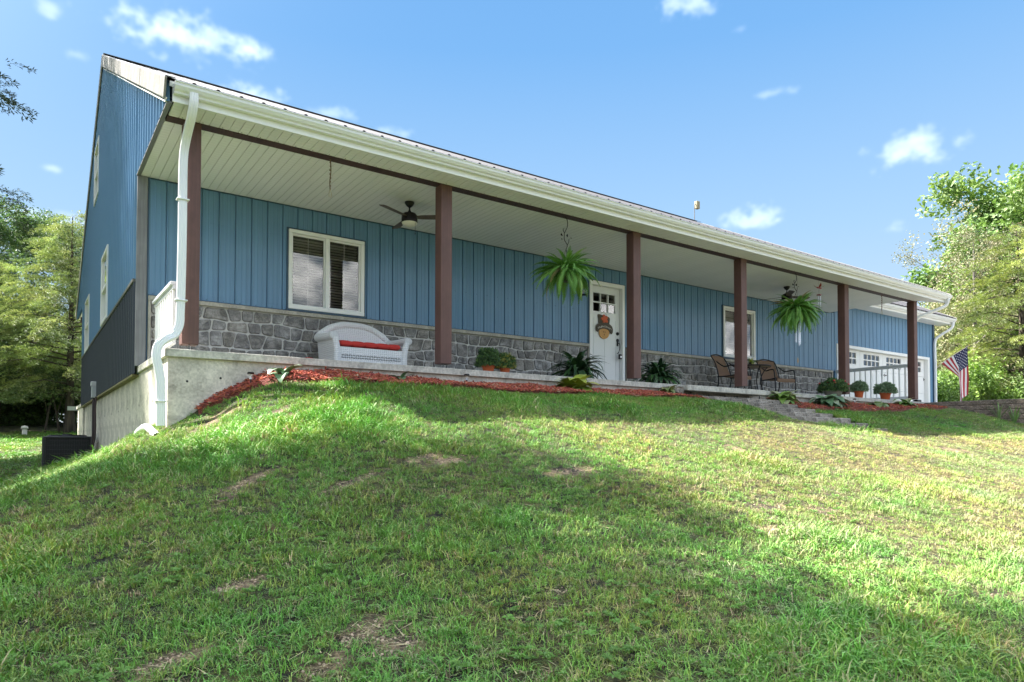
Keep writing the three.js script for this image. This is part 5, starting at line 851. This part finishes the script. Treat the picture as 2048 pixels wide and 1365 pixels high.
// ------------------------------------------------------------------ roof light, air conditioner, utilities
{
  const t = thing('roof_light', 'small box light on a bent pole at the ridge of the roof', 'light fixture', [16.78, YR - .1, ZR + .35]); part('pole', tube([[0, 0, 0], [0, .42, 0], [.01, .5, 0], [.06, .53, 0]], .014, 20, 7), M.trimGrey, t); part('box', rb(.06, .21, .38, .63, -.06, .06, .012), std(lin(.32, .27, .16), .7), t);
}
{
  const x0 = -.875, x1 = -.1, z0 = -9.0, z1 = -8.22, yg = -1.66, y1 = -.86, cx = (x0 + x1) / 2, cz = (z0 + z1) / 2;
  const t = thing('air_conditioner', 'black louvred air conditioner unit on the ground beside the concrete foundation', 'air conditioner', [cx, yg, cz]), w = (x1 - x0) / 2, d = (z1 - z0) / 2, h = y1 - yg;
  part('coil', bx(-w + .03, w - .03, .04, h - .05, -d + .03, d - .03), std(lin(.008, .008, .009), .6), t);
  for (const [a, b] of [[-1, -1], [1, -1], [1, 1], [-1, 1]]) part('corner_post', rb(a * w - .025, a * w + .025, .0, h - .03, b * d - .025, b * d + .025, .01), M.dark, t);
  part('base_pan', rb(-w - .01, w + .01, 0, .05, -d - .01, d + .01, .01), M.dark, t);
  const bars = []; for (let y = .1; y < h - .06; y += .085) bars.push(bx(-w + .01, w - .01, y, y + .006, d - .006, d + .004), bx(-w - .004, -w + .006, y, y + .006, -d, d)); for (let x = -w + .05; x < w; x += .04) bars.push(bx(x, x + .003, .05, h - .05, d - .009, d - .005)); for (let z = -d + .05; z < d; z += .04) bars.push(bx(-w + .001, -w + .005, .05, h - .05, z, z + .003)); part('grille', bars, std(lin(.03, .03, .032), .4), t);
  part('top_panel', [rb(-w - .012, w + .012, h - .05, h - .015, -d - .012, d + .012, .012), lathe([[.3, h - .016], [.34, h - .016], [.33, h + .012], [.3, h + .012]], 32)], std(lin(.022, .023, .026), .35), t);
  const fg = []; for (let k = 0; k < 6; k++) fg.push(new THREE.TorusGeometry(.05 + k * .048, .003, 5, 32).rotateX(Math.PI / 2).translate(0, h + .012, 0)); for (let k = 0; k < 8; k++) { const b = bx(0, .3, h + .012, h + .016, -.003, .003); b.rotateY(k * .785); fg.push(b); } part('fan_guard', fg, M.metalBlack, t); part('motor_cap', cyl(0, h + .014, h + .035, 0, .09, .085), M.metalBlack, t);
}
{
  const t = thing('conduit_lines', 'grey service box with dark insulated lines running down the foundation to the air conditioner', 'conduit', [-.06, 0, -7.9]);
  part('service_box', rb(-.075, .03, -.12, .1, -.07, .06, .012), std(lin(.42, .43, .44), .5), t); part('hood', rb(-.09, .03, .1, .2, -.045, .035, .02), std(lin(.5, .5, .5), .5), t);
  part('line', tube([[-.02, -.12, -.03], [-.03, -.3, -.03], [-.03, -.9, -.05], [-.06, -1.15, -.15], [-.14, -1.22, -.32]], .028, 30, 8), std(lin(.035, .022, .024), .7), t); part('line', tube([[.0, -.1, .09], [-.01, -.3, .1], [-.01, -.9, .08], [-.04, -1.1, .0], [-.12, -1.25, -.3]], .016, 30, 8), std(lin(.05, .03, .028), .7), t);
}
{
  const pts = []; for (let i = 0; i <= 10; i++) { const z = lerp(.06, -5.2, i / 10); pts.push([-.07 - .03 * Math.sin(i), land(-.12, z) + (i ? .05 : .01) - (i === 10 ? .08 : 0), z]); }
  const c = new THREE.CatmullRomCurve3(pts.map((p) => V(...p))), P = c.getSpacedPoints(330), R = P.map((_, i) => .036 + .005 * Math.sin(i * 1.26));
  const m = part('drain_pipe', limb(P, R, 12), std(lin(.72, .74, .74), .5), scene); tag(m, 'white corrugated drain pipe lying along the concrete foundation', 'pipe');
}
// ------------------------------------------------------------------ trees
const leafPoly = (l, w) => [[0, 0, 0], [l * .45, l * .08, w / 2], [l, -l * .05, 0], [l * .45, l * .08, -w / 2]];
function leafCluster(n, R, l, w, seedv, flat = 1, droop = 0) {             // loose cluster of leaf-sized faces
  const r = rngOf(seedv), pos = [], e = new THREE.Euler(), v = V();
  for (let i = 0; i < n; i++) { const a = r() * 6.283, cz = r() * 2 - 1, k = Math.cbrt(r()) * R, sx = Math.sqrt(1 - cz * cz), cx = Math.cos(a) * sx * k, cy = cz * k * flat, c2 = Math.sin(a) * sx * k, s = .6 + r() * .7; e.set((r() - .5) * 2.2, r() * 6.283, (r() - .5) * 1.8 - droop); const P = leafPoly(l * s, w * s).map((p) => { v.set(...p).applyEuler(e); return [v.x + cx, v.y + cy, v.z + c2]; }); pos.push(...P[0], ...P[1], ...P[2], ...P[0], ...P[2], ...P[3]); }
  return fromTris(pos);
}
function spray(n, Ls, l, w, seedv) {                                        // evergreen spray: side twigs of narrow leaves along a drooping stem
  const r = rngOf(seedv), pos = [], e = new THREE.Euler(), v = V();
  for (let i = 0; i < n; i++) { const t = Math.pow(r(), .8), side = r() < .5 ? -1 : 1, off = r() * Ls * .34 * (1.15 - t), x = t * Ls + off * .4, z = side * off, y = -.22 * Ls * t * t + (r() - .5) * Ls * .14 - off * .2, s = .6 + r() * .8; e.set((r() - .5) * 1.4, side * -.7 + (r() - .5) * 1.2, (r() - .5) * 1.1); const P = leafPoly(l * s, w * s).map((p) => { v.set(...p).applyEuler(e); return [v.x + x, v.y + y, v.z + z]; }); pos.push(...P[0], ...P[1], ...P[2], ...P[0], ...P[2], ...P[3]); }
  return fromTris(pos);
}
const leafMat = leafy(0xffffff, { transmission: .46, roughness: .75 });
function instanced(name, geo, list, parent) {
  const im = new THREE.InstancedMesh(geo, leafMat, list.length), q = new THREE.Quaternion(), e = new THREE.Euler(0, 0, 0, 'YZX'), mt = new THREE.Matrix4(), c = new THREE.Color();
  list.forEach(([x, y, z, s, ry, rz, rx, R, G, B], i) => { e.set(rx, ry, rz); q.setFromEuler(e); mt.compose(V(x, y, z), q, V(s, s, s)); im.setMatrixAt(i, mt); im.setColorAt(i, c.setRGB(R, G, B)); });
  im.name = name; im.userData.kind = 'stuff'; parent.add(im); return im;
}
const pick = (cols, r) => { const c = cols[Math.floor(r() * cols.length)], k = .75 + r() * .5; return [c[0] * k, c[1] * k, c[2] * k]; };
// broadleaf tree: limbs fork from the trunk and carry clumps of leaf clusters
function broadleaf(o) {
  const r = rngOf(o.seed), t = thing(o.name ?? 'broadleaf_tree', o.label, 'tree', [o.x, o.y ?? land(o.x, o.z) - .1, o.z], 0, o.group), H = o.h, R = o.r;
  const bend = V((r() - .5) * .1 * H, 0, (r() - .5) * .1 * H), tp = (u) => V(bend.x * u * u, H * .9 * u, bend.z * u * u), tr = o.tr ?? H * .018;
  part('trunk', limb(Array.from({ length: 10 }, (_, i) => tp(i / 9)), Array.from({ length: 10 }, (_, i) => lerp(tr, tr * .16, Math.pow(i / 9, .8)) * (i ? 1 : 1.35)), 9), o.bark ?? M.bark, t);
  const limbs = [], centers = [], nl = o.limbs ?? 16;
  for (let i = 0; i < nl; i++) {
    const u = lerp(o.base ?? .25, .96, (i + r() * .6) / nl), p0 = tp(u), a = i * 2.399 + r() * .8, prof = Math.pow(Math.sin(Math.PI * clamp((u - (o.base ?? .25) * .7) / (1.08 - (o.base ?? .25) * .7))), .6), len = R * prof * (.7 + r() * .5), rise = len * (.25 + r() * .6);
    const p1 = p0.clone().add(V(Math.cos(a) * len * .5, rise * .45, Math.sin(a) * len * .5)), p2 = p0.clone().add(V(Math.cos(a + .15) * len, rise, Math.sin(a + .15) * len));
    limbs.push(limb([p0, p1, p2], [tr * .34 * (1.1 - u), tr * .2 * (1.1 - u), tr * .06], 6));
    for (const f of [.45, .7, 1]) { const c = (f < .75 ? p0.clone().lerp(p1, f / .5 > 1 ? 1 : f / .5).lerp(p2, f > .5 ? (f - .5) / .5 : 0) : p2.clone()); centers.push([c, R * (.2 + .13 * r()) * (f === .45 ? .8 : 1)]); const b = c.clone().add(V((r() - .5) * R * .45, (r() - .2) * R * .35, (r() - .5) * R * .45)); limbs.push(limb([c, b], [tr * .07, tr * .025], 4)); centers.push([b, R * (.16 + .12 * r())]); }
  }
  centers.push([tp(1).add(V(0, H * .02, 0)), R * .25]);
  part('limbs', limbs, o.bark ?? M.bark, t);
  const list = [], per = Math.ceil(o.n / centers.length);
  for (const [c, cr] of centers) { const tone = .8 + r() * .4, col = pick(o.cols, r); for (let i = 0; i < per; i++) { const a = r() * 6.283, cz = r() * 2 - 1, k = Math.pow(r(), .45) * cr, sx = Math.sqrt(1 - cz * cz), cc = r() < .6 ? col : pick(o.cols, r); list.push([c.x + Math.cos(a) * sx * k, c.y + cz * k * .75, c.z + Math.sin(a) * sx * k, (o.size ?? 1) * (.7 + r() * .6), r() * 6.28, (r() - .5) * .8, (r() - .5) * .8, cc[0] * tone, cc[1] * tone, cc[2] * tone]); } }
  instanced('crown', o.geo, list, t);
  return t;
}
// cedar: whorls of drooping branches hung with sprays
function cedar(o) {
  const r = rngOf(o.seed), t = thing(o.name ?? 'cedar_tree', o.label, 'tree', [o.x, o.y ?? land(o.x, o.z) - .1, o.z], 0, o.group), H = o.h, tr = o.tr ?? H * .017, lean = V((r() - .5) * .05 * H, 0, (r() - .5) * .05 * H), tp = (u) => V(lean.x * u * u, H * u, lean.z * u * u);
  part('trunk', limb(Array.from({ length: 9 }, (_, i) => tp(i / 8 * .98)), Array.from({ length: 9 }, (_, i) => lerp(tr, tr * .08, i / 8) * (i ? 1 : 1.3)), 9), M.bark, t);
  const limbs = [], list = [], nb = o.branches ?? 60, b0 = o.base ?? .14, tilt = o.droop ?? .25;
  for (let i = 0; i < nb; i++) {
    const u = lerp(b0, .985, Math.pow((i + r()) / nb, .92)), p0 = tp(u), a = i * 2.399 + r() * .9, prof = (o.prof ?? ((v) => Math.pow(1 - v, .72) * (.55 + .45 * smooth(0, .2, v)) + .05))((u - b0) / (1 - b0)), len = o.r * prof * (.6 + r() * .6), up = (.45 - (1 - u) * .55) * len * .7;
    const p1 = p0.clone().add(V(Math.cos(a) * len * .5, up * .6 + .04 * len, Math.sin(a) * len * .5)), p2 = p0.clone().add(V(Math.cos(a) * len, up * .7 - len * .08, Math.sin(a) * len));
    limbs.push(limb([p0, p1, p2], [tr * .26 * (1.15 - u), tr * .16 * (1.1 - u), tr * .03], 5));
    const m = Math.max(3, Math.round(o.n * len / o.r / nb * 1.6)), tone = .72 + r() * .5, col = pick(o.cols, r);
    for (let k = 0; k < m; k++) { const f = Math.pow(r(), .6), c = f < .5 ? p0.clone().lerp(p1, f * 2) : p1.clone().lerp(p2, f * 2 - 1), sp = len * .2 * (.4 + f * .6), cc = r() < .65 ? col : pick(o.cols, r); list.push([c.x + (r() - .5) * sp * 2, c.y + (r() - .55) * sp * .9, c.z + (r() - .5) * sp * 2, (o.size ?? 1) * (.65 + r() * .6), -a + (r() - .5) * 1.6, -(r() * tilt * 2 - .25), (r() - .5) * .9, cc[0] * tone, cc[1] * tone, cc[2] * tone]); }
  }
  part('limbs', limbs, M.bark, t); instanced('crown', o.geo, list, t);
  return t;
}
function again(src, x, z, s, turn, label) { const c = src.clone(); c.name = numbered(src.name.replace(/_\d+$/, '')); c.position.set(x, land(x, z) - .15, z); c.rotation.y = turn; c.scale.setScalar(s); c.userData = { ...src.userData, label }; scene.add(c); return c; }
const G1 = leafCluster(34, .42, .15, .095, 1), G2 = leafCluster(30, .34, .10, .065, 2), G3 = spray(46, .62, .10, .024, 3), G4 = spray(60, .5, .065, .017, 4), G5 = leafCluster(24, .4, .20, .13, 5);
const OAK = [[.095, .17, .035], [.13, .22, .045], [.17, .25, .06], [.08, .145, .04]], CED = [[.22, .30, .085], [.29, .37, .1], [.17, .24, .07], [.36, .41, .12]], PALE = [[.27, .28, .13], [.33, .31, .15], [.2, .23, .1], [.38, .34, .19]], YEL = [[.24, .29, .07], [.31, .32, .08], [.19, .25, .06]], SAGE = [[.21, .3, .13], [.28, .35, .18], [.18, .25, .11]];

// left of the house: a tall cedar whose branch tips reach into the picture, and two more beyond the frame that shade the lawn
cedar({ x: -5.75, z: -12.0, h: 16.6, r: 3.9, n: 3600, branches: 90, base: .2, geo: G4, size: 1.35, cols: [[.085, .12, .04], [.11, .15, .045], [.07, .10, .035]], seed: 501, label: 'tall dark cedar left of the house, branch tips showing against the sky', prof: (v) => Math.pow(1 - v, .28) * (.7 + .3 * smooth(0, .25, v)) + .06 });
broadleaf({ x: -6.7, z: -2.2, h: 15.5, r: 3.0, n: 880, geo: G1, cols: OAK, seed: 504, base: .5, limbs: 18, label: 'high crowned oak on the lower lawn left of the porch' });
cedar({ x: -8.2, z: -1.4, h: 13, r: 3.6, n: 1150, branches: 75, base: .2, geo: G4, size: 1.25, cols: CED, seed: 502, label: 'broad cedar beside the high crowned oak on the lower lawn', prof: (v) => Math.pow(1 - v, .4) * .95 + .06 });
broadleaf({ x: -7.4, z: -16.5, h: 19, r: 4.6, n: 3000, geo: G1, cols: OAK, seed: 503, base: .3, limbs: 20, label: 'tall oak standing behind the cedars left of the house' });
// left background
const cA = cedar({ x: .35, z: -28, h: 9.9, r: 3.5, n: 2600, branches: 95, base: .16, geo: G3, size: 1.05, cols: CED, seed: 511, tr: .2, label: 'full olive green cedar behind the house with a white plate nailed to its trunk', droop: .35 });
const cB = cedar({ x: -2.9, z: -31, h: 8.0, r: 3.2, n: 1900, branches: 75, base: .2, geo: G3, size: 1.05, cols: CED, seed: 512, tr: .15, label: 'olive green cedar at the far lawn edge above the small white post' });
again(cA, 2.9, -34, .95, 2.1, 'cedar half hidden behind the rear eave of the house');
again(cB, -5.6, -30, 1.15, 1.2, 'cedar at the edge of the far lawn, left of the small white post');
const oA = broadleaf({ x: -4.2, z: -42, h: 13.5, r: 4.4, n: 1900, geo: G1, cols: [[.09, .17, .05], [.12, .21, .055], [.08, .14, .045]], seed: 513, base: .22, label: 'dark green broadleaf tree rising behind the far cedars' });
again(oA, 1.2, -46, 1.0, 1.9, 'dark broadleaf tree in the woods behind the white plate cedar'); again(oA, 6.5, -44, .95, 3.3, 'dark broadleaf tree in the woods behind the rear of the house'); again(oA, -9.5, -44, 1.1, 4.4, 'dark broadleaf tree deep in the woods at the far left'); again(oA, -13, -36, 1.0, .6, 'dark broadleaf tree at the left end of the far lawn'); again(oA, 4, -38, .7, 5.2, 'lower broadleaf tree between the cedars behind the house');
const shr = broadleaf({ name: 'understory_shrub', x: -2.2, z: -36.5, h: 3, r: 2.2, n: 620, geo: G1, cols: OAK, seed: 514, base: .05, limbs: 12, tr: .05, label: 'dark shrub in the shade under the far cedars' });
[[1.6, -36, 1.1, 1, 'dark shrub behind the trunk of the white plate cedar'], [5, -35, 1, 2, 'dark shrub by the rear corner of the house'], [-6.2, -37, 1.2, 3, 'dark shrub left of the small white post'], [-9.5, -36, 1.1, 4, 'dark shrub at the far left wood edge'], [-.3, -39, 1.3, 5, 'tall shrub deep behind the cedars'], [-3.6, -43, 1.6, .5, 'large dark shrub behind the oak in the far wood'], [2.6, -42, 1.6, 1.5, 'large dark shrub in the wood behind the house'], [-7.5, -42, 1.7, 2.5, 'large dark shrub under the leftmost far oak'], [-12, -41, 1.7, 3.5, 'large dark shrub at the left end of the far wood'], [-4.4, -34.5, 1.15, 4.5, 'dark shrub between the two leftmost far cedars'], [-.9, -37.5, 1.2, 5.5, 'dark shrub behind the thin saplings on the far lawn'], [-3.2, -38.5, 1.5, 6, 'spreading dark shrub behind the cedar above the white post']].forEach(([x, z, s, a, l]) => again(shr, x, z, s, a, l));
{
  const t = thing('tree_plate', 'small white plate nailed to the cedar trunk', 'sign', [.42, land(.35, -28) + 1.1, -27.76]); part('plate', rb(-.17, .17, -.09, .09, -.01, .01, .004), std(lin(.6, .6, .58), .7), t); part('nail', new THREE.SphereGeometry(.012, 8, 6).translate(0, .06, .012), M.steel, t);
  const y = land(-1.25, -27), p = thing('vent_post', 'short white capped post standing on the far lawn', 'post', [-1.25, y, -27]); part('shaft', cyl(0, -.1, .26, 0, .1, .09, 14), std(lin(.62, .58, .5), .8), p); part('cap', lathe([[0, .4], [.09, .38], [.13, .33], [.13, .25], [.0, .25]], 14), std(lin(.62, .58, .5), .8), p);
  for (const [x, z, l, a] of [[-.55, -28.6, 1.6, .25], [.0, -28.3, 1.5, -.22], [-2.2, -29.5, 1.7, .05]]) { const s = thing('sapling', ['thin forked sapling beside the white plate cedar', 'leaning sapling close to the white plate cedar trunk', 'thin sapling beyond the small white post'][[-.55, 0, -2.2].indexOf(x)], 'sapling', [x, land(x, z) - .1, z]); part('stem', limb([V(0, 0, 0), V(a * .5, l * .6, 0), V(a * 1.6, l * 1.5, .1)], [.055, .045, .02], 6), M.bark, s); part('branch', limb([V(a * .5, l * .6, 0), V(-a * .6, l * 1.3, .1)], [.03, .012], 5), M.bark, s); instanced('crown', G2, Array.from({ length: 40 }, (_, i) => { const r = hash2(i, 7), q = hash2(i, 9), k = hash2(i, 11); return [a * 1.3 + (r - .5) * 1.2, l * 1.4 + (q - .3) * 1.1, (k - .5) * 1.2, 1, r * 6, q, k, .07, .12, .03]; }), s); }
}
// right background: place by bearing from the camera (photo column) and distance
const at = (u, dist) => { const d = rayOf(u, 880), k = dist / Math.hypot(d.x, d.z); return [camera.position.x + d.x * k, camera.position.z + d.z * k]; };
let [px, pz] = at(1955, 34);
broadleaf({ name: 'pale_tree', x: px, z: pz, h: 8.8, r: 2.8, n: 520, geo: G2, size: .85, cols: PALE, seed: 521, base: .2, limbs: 18, tr: .17, bark: M.barkPale, label: 'thin pale barked tree with sparse yellowing leaves beyond the flag' });
[px, pz] = at(1915, 37); broadleaf({ name: 'pale_tree', x: px, z: pz, h: 6.0, r: 2.5, n: 800, geo: G2, size: .95, cols: [...PALE, ...YEL], seed: 522, base: .12, limbs: 18, tr: .1, bark: M.barkPale, label: 'bushy yellow green tree beside the garage eave end' });
[px, pz] = at(1890, 44); broadleaf({ x: px, z: pz, h: 5.6, r: 2.7, n: 1000, geo: G1, cols: [...SAGE, ...PALE], seed: 523, base: .1, limbs: 16, label: 'sage green tree rising just past the garage roof end' });
[px, pz] = at(2020, 52); const rA = broadleaf({ x: px, z: pz, h: 9.0, r: 3.8, n: 2300, geo: G5, cols: [[.18, .30, .06], [.24, .36, .07], [.13, .24, .05]], seed: 524, base: .2, limbs: 20, label: 'tall green oak behind the grey green tree' });
[px, pz] = at(2120, 56); broadleaf({ x: px, z: pz, h: 15.0, r: 4.8, n: 2200, geo: G5, cols: [[.16, .28, .06], [.22, .34, .07], [.3, .38, .09]], seed: 525, base: .25, limbs: 22, label: 'tallest green oak towering at the right wood edge' });
[px, pz] = at(2012, 46); broadleaf({ x: px, z: pz, h: 7.8, r: 3.0, n: 1900, geo: G1, cols: SAGE, seed: 526, base: .15, limbs: 18, label: 'grey green tree in front of the tall oaks' });
[px, pz] = at(2035, 40); broadleaf({ x: px, z: pz, h: 7.6, r: 3.0, n: 1400, geo: G1, cols: [[.23, .36, .045], [.3, .42, .06], [.17, .28, .045]], seed: 527, base: .15, limbs: 18, label: 'bright green tree right of the pale barked tree' });
[px, pz] = at(2052, 31); cedar({ x: px, z: pz, h: 7.6, r: 2.9, n: 1900, branches: 70, base: .12, geo: G3, size: .85, cols: [[.26, .33, .07], [.33, .38, .085], [.19, .26, .06]], seed: 528, tr: .2, label: 'yellow green cedar with a forked brown trunk behind the block wall', droop: .3 });
[px, pz] = at(1985, 36); cedar({ x: px, z: pz, h: 4.6, r: 2.3, n: 900, branches: 45, base: .2, geo: G3, size: .85, cols: [[.14, .25, .055], [.19, .3, .065], [.1, .18, .045]], seed: 529, tr: .16, label: 'small dark green cedar behind the pale tree trunk' });
[px, pz] = at(1880, 52); again(rA, px, pz, .42, 2.2, 'oak mostly hidden behind the garage roof'); [px, pz] = at(2100, 46); again(rA, px, pz, 1.35, 4.0, 'broad oak farther along the right wood edge'); [px, pz] = at(1935, 58); again(rA, px, pz, .66, 5.1, 'oak deep in the wood beyond the flag'); [px, pz] = at(1985, 60); again(rA, px, pz, .95, 2.9, 'oak showing between the pale tree and the grey green tree'); [px, pz] = at(2160, 38); again(rA, px, pz, .95, 1.0, 'oak past the end of the block wall');
[px, pz] = at(1905, 29); const bu = broadleaf({ name: 'green_bush', x: px, z: pz, h: 1.7, r: 1.5, n: 420, geo: G2, cols: [[.20, .34, .04], [.26, .40, .05], [.15, .27, .035]], seed: 531, base: .05, limbs: 12, tr: .03, label: 'bright green bush behind the garage downspout' });
[[1938, 30, 1.0, 1, 'bright green bush behind the hanging flag'], [1970, 30, .95, 2, 'bright green bush around the pale tree base'], [2000, 33, .8, 3, 'low bright bush between the two cedar trunks'], [1880, 31, .95, 4, 'bright green bush at the garage corner']].forEach(([u, d, s, a, l]) => { const [x, z] = at(u, d); again(bu, x, z, s, a, l); });
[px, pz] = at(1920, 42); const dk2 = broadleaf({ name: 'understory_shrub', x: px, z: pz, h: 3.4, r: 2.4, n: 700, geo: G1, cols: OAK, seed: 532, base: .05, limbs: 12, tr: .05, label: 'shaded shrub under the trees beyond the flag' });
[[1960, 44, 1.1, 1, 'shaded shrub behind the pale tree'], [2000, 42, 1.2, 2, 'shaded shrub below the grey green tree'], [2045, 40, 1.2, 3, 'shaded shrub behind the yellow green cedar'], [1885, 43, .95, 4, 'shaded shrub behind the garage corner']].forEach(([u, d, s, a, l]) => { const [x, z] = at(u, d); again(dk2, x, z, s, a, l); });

scene.traverse((o) => { if (o.isMesh) { o.castShadow = true; o.receiveShadow = true; } });
renderer.render(scene, camera);
